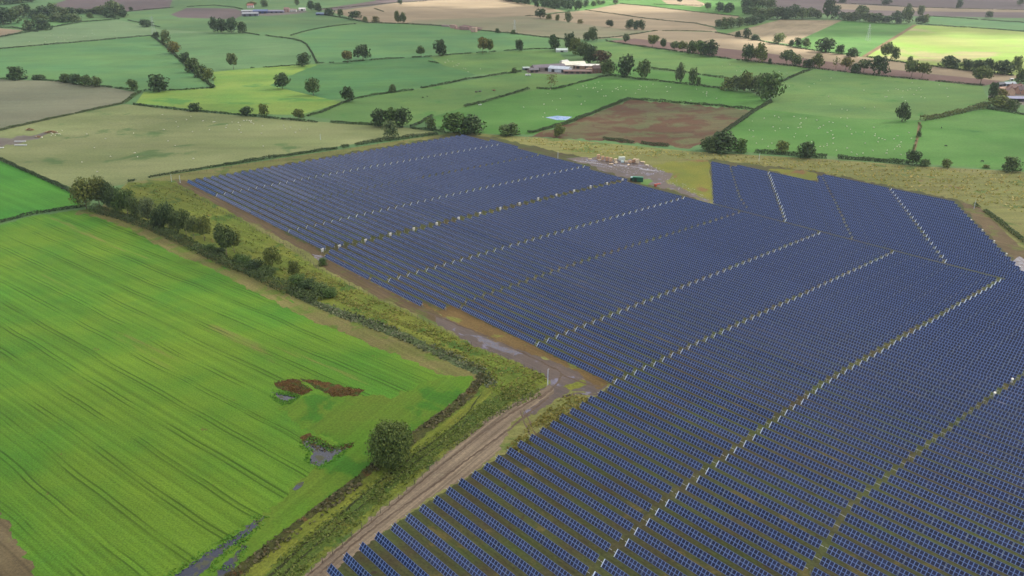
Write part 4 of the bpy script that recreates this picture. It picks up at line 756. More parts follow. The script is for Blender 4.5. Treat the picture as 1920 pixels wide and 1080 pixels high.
HEDGES = [
 ([(-80, 97), (0, 92), (140, 80), (283, 67)], 1.9, 2.2, 'long low hedge under the pale upper left sheep field', .15),
 ([(285, 68), (310, 86), (335, 110), (365, 138), (402, 166)], 3.0, 4, 'scrubby hedge under the diagonal tree line', .1),
 ([(270, 171), (340, 169), (402, 165)], 1.8, 2.2, 'short hedge right of the broad dark round tree', .3),
 ([(250, 170), (200, 163), (150, 160), (110, 153), (50, 149), (-40, 148)], 2.0, 2.6, 'gappy hedge along the top of the grey stubble field', .45),
 ([(-60, 255), (0, 245), (100, 222), (180, 205), (232, 194)], 1.8, 2.6, 'hedge along the bottom of the grey stubble field', .1, 'mid'),
 ([(232, 194), (250, 180), (263, 172)], 2.2, 5, 'short thick hedge at the right end of the grey stubble field', 0, 'mid'),
 ([(250, 196), (330, 206), (430, 214), (520, 223), (600, 230)], 2.0, 2.6, 'long hedge along the top of the pale dry pasture', .1),
 ([(620, 230), (700, 235), (770, 241)], 2.2, 3, 'broken hedge of bushes behind the far tip of the panels', .5),
 ([(770, 241), (800, 244), (833, 248)], 2.0, 3, 'low scrub hedge left of the wide twin trees', .4),
 ([(470, 128), (510, 126), (582, 121)], 1.6, 2.0, 'thin broken hedge above the yellow-green field', .4),
 ([(592, 119), (640, 117), (720, 111), (790, 107), (900, 99), (1000, 92), (1042, 92)], 1.7, 2.2, 'gappy hedge crossing the mid fields left of the farm', .5),
 ([(545, 67), (575, 58), (600, 53), (640, 47), (668, 45)], 1.8, 2.2, 'dark curving hedge rising right below the far left farm', .05),
 ([(455, 61), (490, 67)], 1.8, 2.2, 'short hedge right of the dark copse', .2),
 ([(498, 67), (545, 73), (566, 78), (575, 84), (584, 98), (594, 118)], 2.0, 3, 'curving hedge bending down to the yellow-green field', .05),
 ([(600, 25), (620, 30), (690, 43), (760, 45), (850, 50)], 2.2, 3, 'long dark hedge under the far tan field', .05, 'blue'),
 ([(895, 57), (960, 63), (1000, 68), (1060, 74)], 2.2, 3.4, 'dark hedge between the pink stacks and the farm trees', .05),
 ([(560, 222), (600, 212), (640, 195), (663, 186), (700, 179), (757, 171), (775, 169)], 2.0, 2.8, 'left half of the diagonal hedge leading to the farm', .12),
 ([(788, 166), (830, 159), (870, 150), (957, 137), (978, 134)], 2.2, 2.8, 'right half of the diagonal hedge leading to the farm', .03),
 ([(870, 201), (910, 191), (950, 179), (992, 167)], 2.2, 3.2, 'isolated straight hedge crossing the middle grass field', .03),
 ([(1006, 166), (1040, 168), (1080, 157), (1130, 144), (1145, 142)], 2.0, 2.6, 'dark hedge below the reddish bare tree and the farm', .05),
 ([(1145, 142), (1200, 149), (1260, 155), (1340, 165), (1358, 167)], 2.2, 2.8, 'lower of the two parallel hedges right of the farm', .1),
 ([(1218, 129), (1280, 135), (1330, 143), (1372, 149)], 2.2, 3, 'upper of the two parallel hedges right of the farm', .2),
 ([(990, 250), (1005, 247), (1060, 233), (1130, 205), (1180, 186)], 2.6, 4.2, 'thick dark hedge on the upper left side of the brown field', .03),
 ([(1180, 186), (1230, 190), (1280, 194), (1350, 199), (1412, 206)], 2.4, 3.4, 'thick hedge along the top of the brown field', .03),
 ([(1135, 77), (1190, 86), (1280, 98), (1360, 110), (1440, 119), (1530, 129)], 2.0, 2.6, 'left half of the hedge under the ploughed strip', .2),
 ([(1530, 129), (1590, 136), (1650, 143), (1740, 151), (1845, 161)], 1.8, 2.4, 'right half of the hedge under the ploughed strip', .3),
 ([(1118, 73), (1160, 69), (1228, 58)], 1.7, 2.0, 'thin hedge rising between the far tan fields above the farm', .15),
 ([(1228, 58), (1290, 58), (1345, 60)], 1.5, 1.8, 'thin level hedge in the middle of the far tan fields', .35, 'mid'),
 ([(1340, 61), (1380, 68), (1440, 80), (1500, 91), (1540, 97), (1610, 106)], 2.0, 2.4, 'hedge along the top of the tan strip, left of the earth path', .05),
 ([(1625, 107), (1680, 116), (1760, 126), (1830, 135), (1900, 142)], 2.4, 3, 'hedge along the top of the tan strip under the yellow field', .15),
 ([(1460, 156), (1490, 142), (1522, 130)], 2.2, 3.0, 'short diagonal hedge between two right-hand pastures', .05),
 ([(1446, 191), (1420, 205), (1408, 212), (1390, 226), (1360, 246), (1335, 263)], 2.6, 4.5, 'thick hedge on the right side of the brown field', .05),
 ([(1415, 286), (1480, 291), (1550, 297)], 3.0, 5, 'left part of the thick hedge under the right sheep field', .03),
 ([(1570, 297), (1630, 301), (1690, 307), (1705, 308)], 3.2, 5, 'right part of the thick hedge under the right sheep field', .03),
 ([(1726, 227), (1760, 221), (1800, 212), (1826, 206), (1848, 204)], 4.6, 5.5, 'tall brownish overgrown hedge left of the right-hand village', 0, 'olive'),
 ([(1828, 203), (1853, 199)], 5.2, 6, 'square tall end piece of the overgrown hedge by the village lane', 0, 'mid'),
 ([(1850, 204), (1880, 209), (1930, 217), (1990, 222)], 2.2, 3, 'dark hedge in front of the right-hand village', .05),
 ([(1722, 230), (1727, 238), (1718, 262), (1709, 294)], 1.0, 1.4, 'low ragged hedge along the earth path between two right fields', .5, 'olive'),
 ([(240, 341), (290, 331), (320, 326), (367, 319), (420, 310)], 1.5, 2.6, 'left low part of the hedge behind the panels', .3),
 ([(420, 310), (450, 306), (500, 298), (550, 291), (600, 283), (633, 279)], 2.2, 3.2, 'middle bushy part of the hedge behind the panels', .25),
 ([(640, 277), (663, 273), (700, 267), (737, 263)], 2.8, 4, 'bushy hedge left of the grey willow-like tree', .2),
 ([(737, 263), (787, 256), (827, 251)], 2.8, 4.5, 'bushy hedge right of the grey willow-like tree', .15),
 ([(-60, 278), (0, 300), (60, 326), (100, 344), (135, 361), (150, 368)], 2.2, 3, 'trim dark hedge between the dry pasture and the left crop', .05),
 ([(-80, 427), (0, 417), (60, 402), (110, 394), (162, 387)], 1.8, 2.8, 'hedge between the two bright crop fields at the left', .08),
 ([(1826, 384), (1850, 398), (1870, 414), (1895, 434), (1930, 460)], 2.0, 3.2, 'dark hedge at the right edge beyond the muddy bank', .25, 'mid'),
 ([(1131, 261), (1160, 265), (1188, 269)], 2.4, 4, 'left short dark hedge on the meadow under the brown field', .05),
 ([(1202, 269), (1230, 273), (1254, 275)], 2.4, 4, 'right short dark hedge on the meadow under the brown field', .05),
 ([(1718, 45), (1780, 50), (1850, 54), (1925, 60), (2000, 66)], 2.2, 2.8, 'long dark hedge along the top of the sunlit yellow field', .03, 'blue'),
 ([(1730, 30), (1800, 34), (1860, 39), (1925, 43)], 2.0, 2.6, 'far hedge under the narrow upper right soil strip', .1, 'blue'),
 ([(1097, 19), (1150, 26), (1220, 36), (1303, 44), (1341, 52)], 1.8, 2.2, 'far hedge sloping between two upper tan fields', .05, 'blue'),
 ([(1163, 7), (1220, 12), (1300, 22), (1388, 31)], 1.8, 2.2, 'far hedge above the sunlit pale stubble', .1, 'blue'),
 ([(985, 30), (1010, 29), (1070, 22)], 1.4, 2.0, 'short far hedge left of the wood edge', .1, 'blue'),
 ([(-60, 78), (0, 70), (50, 61), (100, 51), (150, 42), (225, 36)], 2.6, 4, 'dark hedge above the pale upper left sheep field', .02, 'blue'),
 ([(240, 38), (262, 43), (300, 51)], 1.6, 2.4, 'short hedge right of the upper left copse', .2, 'blue'),
 ([(238, 22), (270, 19), (325, 14)], 2.0, 3, 'far hedge under the pinkish upper left soil', .1, 'blue'),
 ([(-40, 52), (20, 52), (45, 55), (70, 60)], 2.4, 4, 'dark hedge left of the upper left bushes', .05, 'blue'),
 ([(350, 13), (400, 10), (440, 14), (455, 18)], 2.0, 3, 'far dark hedge left of the far left farm', .1, 'blue'),
 ([(598, 17), (660, 13), (745, 5), (800, 2)], 1.4, 2, 'far low hedge along the top of the tan field', .2, 'blue'),
 ([(1556, 5), (1640, 9), (1720, 14), (1830, 17), (1925, 19)], 1.4, 2, 'far thin hedge along the top of the upper right tan strip', .2, 'blue'),
 ([(770, 239), (790, 230), (811, 217)], 2.2, 3, 'short spur hedge behind the dark clump of trees', .05),
 ([(1225, 8), (1273, 10), (1318, 10)], 1.4, 2, 'far short hedge below the sunlit patch', .15, 'blue'),
]
for hd in HEDGES:
    pts, h, w, lab = hd[:4]; gap = hd[4] if len(hd) > 4 else .1; tint = hd[5] if len(hd) > 5 else 'dark'
    near = max(p[1] for p in pts) > 240
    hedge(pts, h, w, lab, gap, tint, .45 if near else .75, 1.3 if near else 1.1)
hedge([(175, 394), (230, 408), (300, 434), (360, 462), (430, 496), (480, 515), (540, 546), (600, 566)], 3.4, 8, 'dark undergrowth hedge at the foot of the tall tree row', .15, 'mid', .5, 1.4)
# a far wood that reads as one mass
def wood(poly_lo, n, label):
    C = []; N = []; S = []
    for i in range(n):
        t = random.random(); k = t * (len(poly_lo) - 1); j = min(int(k), len(poly_lo) - 2); f = k - j
        x = poly_lo[j][0] * (1 - f) + poly_lo[j + 1][0] * f; y0 = poly_lo[j][1] * (1 - f) + poly_lo[j + 1][1] * f; dp = poly_lo[j][2] * (1 - f) + poly_lo[j + 1][2] * f
        p = U(x, y0 - dp * random.random()); c, nn, s = crown_points(170, SH['round'], 6, .13)
        h = random.uniform(11, 17); w = random.uniform(9, 14); c = c * np.array([w, w, h]) + np.array(p)
        C.append(c); N.append(nn); S.append(s * h)
    V, Fc = leaf_quads(np.concatenate(C), np.concatenate(N), np.concatenate(S))
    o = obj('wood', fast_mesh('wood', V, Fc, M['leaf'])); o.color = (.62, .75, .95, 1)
    return tag(o, label, 'wood', kind='stuff')
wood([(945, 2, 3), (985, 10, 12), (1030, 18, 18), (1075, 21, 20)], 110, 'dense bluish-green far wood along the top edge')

# ------------------------------------------------------------------ solar tables
ROWD = R(-48.6); UX = np.array([math.cos(ROWD), math.sin(ROWD)]); VX = np.array([-UX[1], UX[0]])
MODW, MODL, TILT, AXLE = 1.135, 2.28, R(50), 1.35
PITCH_ROW = 5.47
def uv(px, py): p = U(px, py, AXLE); q = np.array([p.x, p.y]); return float(q @ UX), float(q @ VX)
def panel_material():
    m, n, l, b = new_mat('solar_panel')
    u = n.new('ShaderNodeUVMap'); s = n.new('ShaderNodeSeparateXYZ'); l.new(u.outputs[0], s.inputs[0])
    fx = math1(n, l, 'FRACT', s.outputs[0]); fy = math1(n, l, 'FRACT', math1(n, l, 'MULTIPLY', s.outputs[1], 2))
    ex = math1(n, l, 'ABSOLUTE', math1(n, l, 'SUBTRACT', fx, .5)); ey = math1(n, l, 'ABSOLUTE', math1(n, l, 'SUBTRACT', fy, .5))
    frm = math1(n, l, 'MAXIMUM', math1(n, l, 'GREATER_THAN', ex, .415), math1(n, l, 'GREATER_THAN', ey, .44))
    fl = n.new('ShaderNodeTexWhiteNoise'); fl.noise_dimensions = '2D'
    cx = n.new('ShaderNodeCombineXYZ'); l.new(math1(n, l, 'FLOOR', s.outputs[0]), cx.inputs[0])
    oi = n.new('ShaderNodeObjectInfo'); l.new(oi.outputs['Random'], cx.inputs[1]); l.new(cx.outputs[0], fl.inputs['Vector'])
    glass = mixc(n, l, fl.outputs[0], (.0015, .004, .024, 1), (.005, .010, .048, 1))
    l.new(mixc(n, l, frm, glass, (.092, .150, .335, 1)), b.inputs['Base Color'])
    l.new(ramp(n, l, frm, 0, 1, .14, .5), b.inputs['Roughness']); b.inputs['Specular IOR Level'].default_value = .2
    return m
M['panel'] = panel_material()
M['panelback'] = plain_mat('panel_backsheet', (.55, .57, .60), .6, .3, .06, 1, 0, True)
M['edge'] = plain_mat('panel_frame_edge', (.10, .14, .27), .5, .3, .06, 1, 0, True)
M['endcap'] = plain_mat('pale_end_rail', (.50, .57, .70), .5, .3, .05, 1, 0, True)
CT, ST = math.cos(TILT), math.sin(TILT)
def tl(x, a, z):
    """table space: x along, a up the slope, z off the glass -> local xyz"""
    return (x, a * CT - z * ST, AXLE + a * ST + z * CT)
def slab(b_v, b_f, b_m, b_uv, x0, x1, u0, u1):
    k = len(b_v); h = MODL / 2
    for z in (.06, .025):
        b_v += [tl(x0, -h, z), tl(x1, -h, z), tl(x1, h, z), tl(x0, h, z)]
    q = [(0, 1, 2, 3), (7, 6, 5, 4), (0, 4, 5, 1), (1, 5, 6, 2), (2, 6, 7, 3), (3, 7, 4, 0)]
    for i, f in enumerate(q):
        b_f.append(tuple(k + j for j in f)); b_m.append(0 if i == 0 else 1 if i == 1 else 4)
        b_uv += [(u0, 0), (u1, 0), (u1, 1), (u0, 1)] if i == 0 else [(0, 0)] * 4
def slab_mesh(name, parts):
    v, f, m, uvs = [], [], [], []
    for p in parts: slab(v, f, m, uvs, *p)
    me = mesh_np(name, v, f, [M['panel'], M['panelback'], M['endcap'], M['steel'], M['edge']], m)
    ul = me.uv_layers.new(name='UVMap'); ul.data.foreach_set('uv', np.array(uvs, np.float32).ravel()); return me
GRP = 8; GAP = .17
def module_x(n):
    return [(i - (n - 1) / 2) * MODW + ((i // GRP) - (n - 1) // GRP / 2) * GAP for i in range(n)]
MC = {}
def cached(key, fn):
    if key not in MC: MC[key] = fn()
    return MC[key]
def row_mesh(n):
    xs = module_x(n); P = []
    for g in range(0, n, GRP):
        a, b = g, min(n, g + GRP) - 1
        P.append((xs[a] - MODW / 2 + .01, xs[b] + MODW / 2 - .01, a, b + 1))
    return slab_mesh('panel_row', P)
def tube_mesh(n):
    L = module_x(n)[-1] + MODW / 2 + .9; b = MB(); b.bar(tl(-L, 0, -.08), tl(L, 0, -.08), .075, n=6); return b.mesh('torque_tube', M['steel'])
def post_mesh():
    b = MB(); b.box((0, .08, AXLE / 2 - .1), (.10, .14, AXLE - .1)); b.box((0, .08, AXLE - .16), (.16, .2, .2)); return b.mesh('post', M['steel'])
def cap_mesh():
    b = MB(); h = MODL / 2
    V = [tl(x, a, z) for z in (-.06, .10) for x, a in ((-.17, -h), (.0, -h), (.0, h), (-.17, h))]
    b.add(V, [(3, 2, 1, 0), (4, 5, 6, 7), (0, 1, 5, 4), (1, 2, 6, 5), (2, 3, 7, 6), (3, 0, 4, 7)]); return b.mesh('end_rail', M['endcap'])
POSTM, CAPM = post_mesh(), cap_mesh()
MODM = slab_mesh('solar_panel', [(-MODW / 2 + .01, MODW / 2 - .01, 0, 1)])

MAINP = [(345, 340), (868, 253), (940, 268), (1095, 312), (1170, 337), (1285, 369), (1336, 380), (1470, 416), (1535, 435), (1675, 472), (1780, 499), (1872, 525), (2000, 560), (2500, 700), (2700, 1240), (700, 1240), (560, 1115), (632, 1050), (1103, 747), (1146, 724), (1006, 649), (846, 572), (818, 583), (612, 482), (603, 470)]
UPP = [(1333, 302), (1535, 341), (1532, 327), (1670, 352), (1786, 377), (1812, 404), (1850, 441), (1888, 480), (1915, 506), (2050, 556), (2400, 672), (2300, 636), (2000, 557), (1872, 522), (1780, 496), (1675, 469), (1535, 432), (1470, 413), (1338, 378)]
AISLES = [([(403, 366), (640, 322), (940, 270)], 1.0), ([(533, 434), (640, 410), (855, 363), (1095, 312)], 1.2), ([(603, 470), (860, 410), (1167, 338)], 4.2), ([(716, 528), (1000, 448), (1285, 370)], 1.3), ([(865, 568), (1100, 487), (1390, 397)], 1.0),
          ([(1003, 645), (1270, 541), (1535, 437)], 1.3), ([(1150, 715), (1412, 593), (1675, 472)], 1.3), ([(1060, 1125), (1121, 1058), (1255, 930), (1540, 720), (1872, 525)], 1.7), ([(1440, 1150), (1530, 1052), (1590, 950), (1713, 853), (1820, 770), (1900, 715), (2040, 614), (2120, 560)], 1.2), ([(2000, 1150), (2150, 900), (2400, 690)], 2.0)]
UAISLES = [([(1365, 300), (1388, 372), (1405, 395)], .8), ([(1438, 318), (1473, 416)], 1.4), ([(1540, 328), (1562, 370), (1600, 450)], .9), ([(1664, 349), (1778, 499)], 1.3), ([(1850, 441), (1990, 560)], 1.5)]
def to_uv(L): return [uv(*p) for p in L]
def inter(poly, v, closed=True):
    out = []; n = len(poly)
    for i in range(n if closed else n - 1):
        (u0, v0), (u1, v1) = poly[i], poly[(i + 1) % n]
        if (v0 <= v) != (v1 <= v): out.append(u0 + (u1 - u0) * (v - v0) / (v1 - v0))
    return sorted(out)
tables = []
def lay(poly, aisles, v0, blk):
    P = to_uv(poly); A = [(to_uv(a), g) for a, g in aisles]
    vs = [q[1] for q in P]; k = math.ceil((min(vs) - v0) / PITCH_ROW)
    while v0 + k * PITCH_ROW < max(vs):
        v = v0 + k * PITCH_ROW; us = inter(P, v)
        for a, b in zip(us[::2], us[1::2]):
            cuts = [(a - 1, 0, 0)]
            for ai, (pl, g) in enumerate(A):
                for u in inter(pl, v, False):
                    if a + 2 < u < b - 2: cuts.append((u, g, ai + 1))
            cuts.sort(); cuts.append((b + 1, 0, 99))
            for (u0, g0, c0), (u1, g1, _) in zip(cuts, cuts[1:]):
                s = u0 + (g0 * .5 if c0 else 1.0); e = u1 - (g1 * .5 if _ != 99 else 1.0)
                L = e - s
                # very long runs are split into tables of about 50 m
                parts = max(1, round(L / 52.))
                for q in range(parts):
                    ss = s + L * q / parts + (.4 if q else 0); ee = s + L * (q + 1) / parts - (.4 if q < parts - 1 else 0)
                    n = int((ee - ss - GAP * ((ee - ss) / MODW // GRP)) / MODW)
                    if n >= 3: tables.append(dict(u=(ss + ee) / 2, v=v, n=n, blk=blk, c=c0, q=q, k=k))
        k += 1
V_REF = uv(818, 937)[1]
lay(MAINP, AISLES, V_REF, 0); lay(UPP, UAISLES, V_REF + 2.6, 1)
def tpos(t): p = t['u'] * UX + t['v'] * VX; return Vector((p[0], p[1], float(height(p[0], p[1]))))
for t in tables:
    t['p'] = tpos(t); xs = module_x(t['n'])[-1]; vis = []
    for s in np.linspace(-xs, xs, 9):
        q = t['p'] + Vector((UX[0] * s, UX[1] * s, AXLE)); x, y = project(q); vis.append(0 <= x <= 1920 and 0 <= y <= 1080)
        if 0 <= x <= 1920 and 0 <= y <= 1080: t['px'] = min(t.get('px', 9e9), x); t['py'] = max(t.get('py', 0), y)
    t['vis'] = sum(vis) / 9; t['d'] = (t['p'] - Vector((0, 0, CAM_H))).length
    t['dt'] = R(random.gauss(0, 1.3)) + R(2.2) * math.sin(t['k'] * .9 + t['c'] * 2.1)
    t['size'] = t['n'] * t['vis'] / t['d'] ** 2
NEAR = 60
vt = sorted([t for t in tables if t['vis'] > 0], key=lambda t: -t['size'])[:300]
for i, t in enumerate(sorted(vt, key=lambda t: t['d'])): t['rank'] = i
ORD1 = ['', 'first', 'second', 'third', 'fourth', 'fifth', 'sixth', 'seventh', 'eighth', 'ninth', 'tenth', 'eleventh', 'twelfth', 'thirteenth', 'fourteenth', 'fifteenth', 'sixteenth', 'seventeenth', 'eighteenth', 'nineteenth']
TENS = ['', '', 'twent', 'thirt', 'fort', 'fift', 'sixt', 'sevent', 'eight', 'ninet']
def ordinal(n):
    if n < 20: return ORD1[n]
    return TENS[n // 10] + ('ieth' if n % 10 == 0 else 'y-' + ORD1[n % 10])
BLK = {(0, 7): 'beside the dirt track', (0, 8): 'between the first two long aisles', (0, 9): 'right of the second long aisle', (0, 6): 'in the second block up from the dirt track',
       (0, 5): 'in the third block up from the dirt track', (0, 4): 'in the fourth block up from the dirt track', (0, 3): 'just below the white cabinets', (0, 0): 'at the far left end', (0, 2): 'just above the white cabinets', (0, 1): 'in the second block from the left end', (0, 10): 'in the far right block'}
ordc = {}
for t in sorted(vt, key=lambda t: (t['v'])):
    key = (t['blk'], t['c'], t['q']); ordc[key] = ordc.get(key, 0) + 1; t['ord'] = ordc[key]
def hascap(t): return t['q'] == 0 and ((t['blk'] == 0 and t['c'] in (1, 2, 4, 6, 7, 8)) or (t['blk'] == 1 and t['c'] in (2, 4)))
def dup_child(name, me, root, loc=(0, 0, 0)):
    o = bpy.data.objects.new(name, me); COL.objects.link(o); o.parent = root; o.location = loc; return o
proto_mod = None
for t in vt:
    root = empty('solar_table', t['p'], ROWD); root.rotation_euler = (t['dt'], 0, ROWD); n = t['n']; xs = module_x(n)
    where = BLK.get((t['blk'], t['c']), 'in the upper right block')
    if t['blk'] == 1: where = 'upper right strip %s' % ordinal(t['c'] + 1)
    if t['q']: where += ', %s along' % ordinal(t['q'] + 1)
    tag(root, 'solar table, %s row up, %s' % (ordinal(t['ord']), where), 'solar table', 'solar tables in parallel rows')
    if t['rank'] < NEAR:
        for x in xs: dup_child('solar_panel', MODM, root, (x, 0, 0))
        for j in range(0, n + 1, GRP):
            x = xs[min(j, n - 1)] - MODW / 2 - GAP / 2 if j < n else xs[-1] + MODW / 2 + .2
            dup_child('post', POSTM, root, (x, .0, 0))
    else:
        dup_child('panel_row', cached(('r', n), lambda: row_mesh(n)), root)
        for x in (xs[0] - MODW / 2 - .5, xs[-1] + MODW / 2 + .4): dup_child('post', POSTM, root, (x, 0, 0))
    dup_child('torque_tube', cached(('t', n), lambda: tube_mesh(n)), root)
    if hascap(t): dup_child('end_rail', CAPM, root, (xs[0] - MODW / 2 - .02, 0, 0))
# the remaining tables, farthest off, as one body
rest = [t for t in tables if 'rank' not in t]
v, f, m, uvs = [], [], [], []
rb = MB()
for t in rest:
    xs = module_x(t['n']); k = len(v)
    for g in range(0, t['n'], GRP):
        a, b = g, min(t['n'], g + GRP) - 1
        slab(v, f, m, uvs, xs[a] - MODW / 2 + .01, xs[b] + MODW / 2 - .01, a, b + 1)
    x0 = xs[0] - MODW / 2 - .30; h = MODL / 2
    kk = len(v) if hascap(t) else -1
    if kk >= 0: v += [tl(x, a, z) for z in (-.06, .10) for x, a in ((x0, -h), (x0 + .25, -h), (x0 + .25, h), (x0, h))]
    for q in [(3, 2, 1, 0), (4, 5, 6, 7), (0, 1, 5, 4), (1, 2, 6, 5), (2, 3, 7, 6), (3, 0, 4, 7)] if kk >= 0 else []: f.append(tuple(kk + j for j in q)); m.append(2); uvs += [(0, 0)] * 4
    for x in (x0 - .3, 0, -x0 + .2):
        kk = len(v); v += [(x + i * .06, j * .08, z) for z in (0, AXLE) for i, j in ((-1, -1), (1, -1), (1, 1), (-1, 1))]
        for q in [(0, 1, 5, 4), (1, 2, 6, 5), (2, 3, 7, 6), (3, 0, 4, 7)]: f.append(tuple(kk + j for j in q)); m.append(3); uvs += [(0, 0)] * 4
    ca, sa = UX; p = t['p']
    for i in range(k, len(v)):
        x, y, z = v[i]; y, z = y * math.cos(t['dt']) - z * math.sin(t['dt']), y * math.sin(t['dt']) + z * math.cos(t['dt']); v[i] = (p.x + x * ca - y * sa, p.y + x * sa + y * ca, p.z + z)
me = mesh_np('solar_tables', v, f, [M['panel'], M['panelback'], M['endcap'], M['steel'], M['edge']], m)
ul = me.uv_layers.new(name='UVMap'); ul.data.foreach_set('uv', np.array(uvs, np.float32).ravel())
tag(obj('solar_tables', me), 'distant rows of blue solar tables receding across the farm', 'solar tables', 'solar tables in parallel rows', 'stuff')
print('TABLES', len(tables), 'visible', len([t for t in tables if t['vis'] > 0]), 'rest', len(rest), 'n', sorted(set(t['n'] for t in tables)))

# ------------------------------------------------------------------ rough grass and weeds
def tufts(poly, n, size, name, label, cat, mat='tuft', tint=(1, 1, 1), tall=1.0):
    P = [tuple(U(*p).xy) for p in poly]; xs = [p[0] for p in P]; ys = [p[1] for p in P]
    X = rng.uniform(min(xs), max(xs), n * 4); Y = rng.uniform(min(ys), max(ys), n * 4)
    cl = np.sin(X / 3.1 + np.sin(Y / 4.7) * 2) + np.sin(Y / 2.7 + np.sin(X / 6.1) * 2)
    k = in_poly(P, X, Y) & (cl > rng.uniform(-2, 1.2, len(X))); X = X[k][:n]; Y = Y[k][:n]; n = len(X)
    S = size * rng.uniform(.5, 1.5, n)
    C = np.stack([X, Y, height(X, Y) + S * .3 * tall], 1)
    N = rng.normal(size=(n, 3)); N[:, 2] = np.abs(N[:, 2]) * .9 + .15
    V, Fc = leaf_quads(C, N, S); o = obj(name, fast_mesh(name, V, Fc, M[mat])); o.color = tint + (1,)
    return tag(o, label, cat, kind='stuff')
VERGE = [(520, 500), (600, 512), (700, 560), (810, 610), (900, 656), (1000, 694), (1028, 708), (1018, 728), (960, 756), (900, 745), (910, 700), (760, 628), (620, 560), (545, 530)]
tufts(VERGE, 9000, .5, 'rough_grass', 'rough yellowing grass between the crop field and the muddy track', 'grass')
tufts([(240, 345), (325, 342), (440, 405), (560, 478), (600, 510), (540, 520), (430, 470), (300, 405)], 2400, .6, 'rough_grass', 'rough yellow-green grass behind the tall tree row', 'grass', tint=(.85, 1, 1))
tufts(strip([(545, 545), (620, 580), (747, 626), (830, 664), (905, 700), (925, 728)], 16, 24), 6500, .6, 'weeds', 'grey-green weeds along the ditch under the crop field edge', 'weeds', 'weeds', (1.1, 1.15, 1.5), 1.5)
tufts(strip([(906, 702), (882, 738), (843, 770), (792, 808), (740, 850), (697, 882), (640, 929), (563, 985), (500, 1032), (430, 1090)], 15, 24), 7500, .58, 'weeds', 'dark rank weeds along the lower edge of the crop field', 'weeds', 'weeds', (.95, .8, .9), 1.6)
tufts(strip([(1010, 728), (960, 745), (905, 775), (850, 815), (800, 850), (730, 905), (650, 972), (580, 1030), (490, 1110)], 34, 52), 11000, .42, 'rough_grass', 'rough green and yellow verge beside the dirt track', 'grass', tint=(.75, .95, .9))
tufts([(1060, 740), (1130, 736), (1040, 800), (960, 860), (940, 850), (1000, 790)], 1500, .6, 'rough_grass', 'sparse yellow grass in the corner between track and panels', 'grass', tint=(1.1, 1, 1))
tufts([(940, 258), (1060, 263), (1300, 288), (1560, 303), (1720, 315), (1920, 324), (1920, 400), (1790, 372), (1540, 324), (1330, 298), (1110, 290)], 4500, .9, 'rough_grass', 'rough straw-coloured meadow grass beyond the panels', 'grass', tint=(1.7, 1.55, 1.9))

for pl in ([(511, 716), (545, 709), (562, 711), (590, 733), (562, 744), (540, 739)], [(560, 708), (590, 711), (630, 720), (685, 731), (665, 745), (625, 745), (600, 734)], [(558, 822), (585, 811), (602, 823), (632, 838), (668, 828), (660, 842), (620, 850), (590, 842)]):
    tufts(pl, 420, .32, 'dead_weeds', 'rust-red dead weeds round the wet hollow in the crop field', 'weeds', 'weeds', (1.0, .66, .42), 1.0)
for pl, w in (([(508, 735), (535, 737), (562, 744), (545, 753), (530, 756), (512, 745), (506, 736)], 9), ([(562, 830), (590, 826), (620, 842), (660, 834), (640, 850), (610, 868), (598, 876), (574, 862), (582, 846), (564, 832)], 12), ([(310, 1085), (370, 1045), (430, 1010), (480, 973), (505, 966), (462, 1008), (422, 1038), (390, 1070), (440, 1062), (462, 1022)], 14)):
    tufts(strip(pl, w), 1000, .32, 'crop_plants', 'green crop plants thinning out into the wet hollow', 'crop', 'tuft', (.5, 1.25, .55))
# ------------------------------------------------------------------ animals
def solid(b, vox, name, mats):
    me = b.mesh(name, mats); o = bpy.data.objects.new('tmp', me); COL.objects.link(o)
    md = o.modifiers.new('r', 'REMESH'); md.mode = 'VOXEL'; md.voxel_size = vox; md.use_smooth_shade = True
    dg = bpy.context.evaluated_depsgraph_get(); out = bpy.data.meshes.new_from_object(o.evaluated_get(dg)); out.name = name
    bpy.data.objects.remove(o); out.materials.clear()
    for m in (mats if isinstance(mats, list) else [mats]): out.materials.append(m)
    return out
def beast(L, H, wool, graze):
    b = MB(); r = H * .29 * wool
    b.ball((-L * .22, 0, H * .66), r * 1.02, n=10, k=7, sq=(1.15, .92, 1)); b.ball((L * .18, 0, H * .68), r, n=10, k=7, sq=(1.2, .9, 1.05)); b.ball((0, 0, H * .65), r * .98, n=10, k=7, sq=(1.4, .92, 1))
    hz = H * (.32 if graze else .95); hx = L * (.66 if graze else .58)
    b.bar((L * .34, 0, H * .74), (hx - L * .05, 0, hz + H * .03), r * .55, r * .38, 7); b.bar((hx - L * .06, 0, hz + H * .05), (hx + L * .12, 0, hz - H * .07), r * .42, r * .24, 7)
    for s in (1, -1):
        b.bar((hx - L * .05, s * r * .3, hz + H * .07), (hx - L * .07, s * r * .62, hz + H * .09), r * .14, r * .06, 5)
        b.bar((L * .30, s * r * .5, H * .55), (L * .31, s * r * .48, H * .26), r * .27, r * .15, 6); b.bar((L * .31, s * r * .48, H * .28), (L * .30, s * r * .48, 0), r * .15, r * .13, 6)
        b.bar((-L * .34, s * r * .5, H * .58), (-L * .30, s * r * .48, H * .40), r * .36, r * .22, 6); b.bar((-L * .30, s * r * .48, H * .42), (-L * .40, s * r * .48, H * .24), r * .22, r * .14, 6); b.bar((-L * .40, s * r * .48, H * .26), (-L * .38, s * r * .48, 0), r * .14, r * .13, 6)
    b.bar((-L * .46, 0, H * .74), (-L * .52, 0, H * .48), r * .14, r * .08, 5)
    return b
M['wool'] = plain_mat('wool', (.50, .49, .40), .95, .05, .08, 6, 0, True)
M['cowhide'] = plain_mat('black_hide', (.02, .018, .017), .8, .2, .2, 3, 0, True)
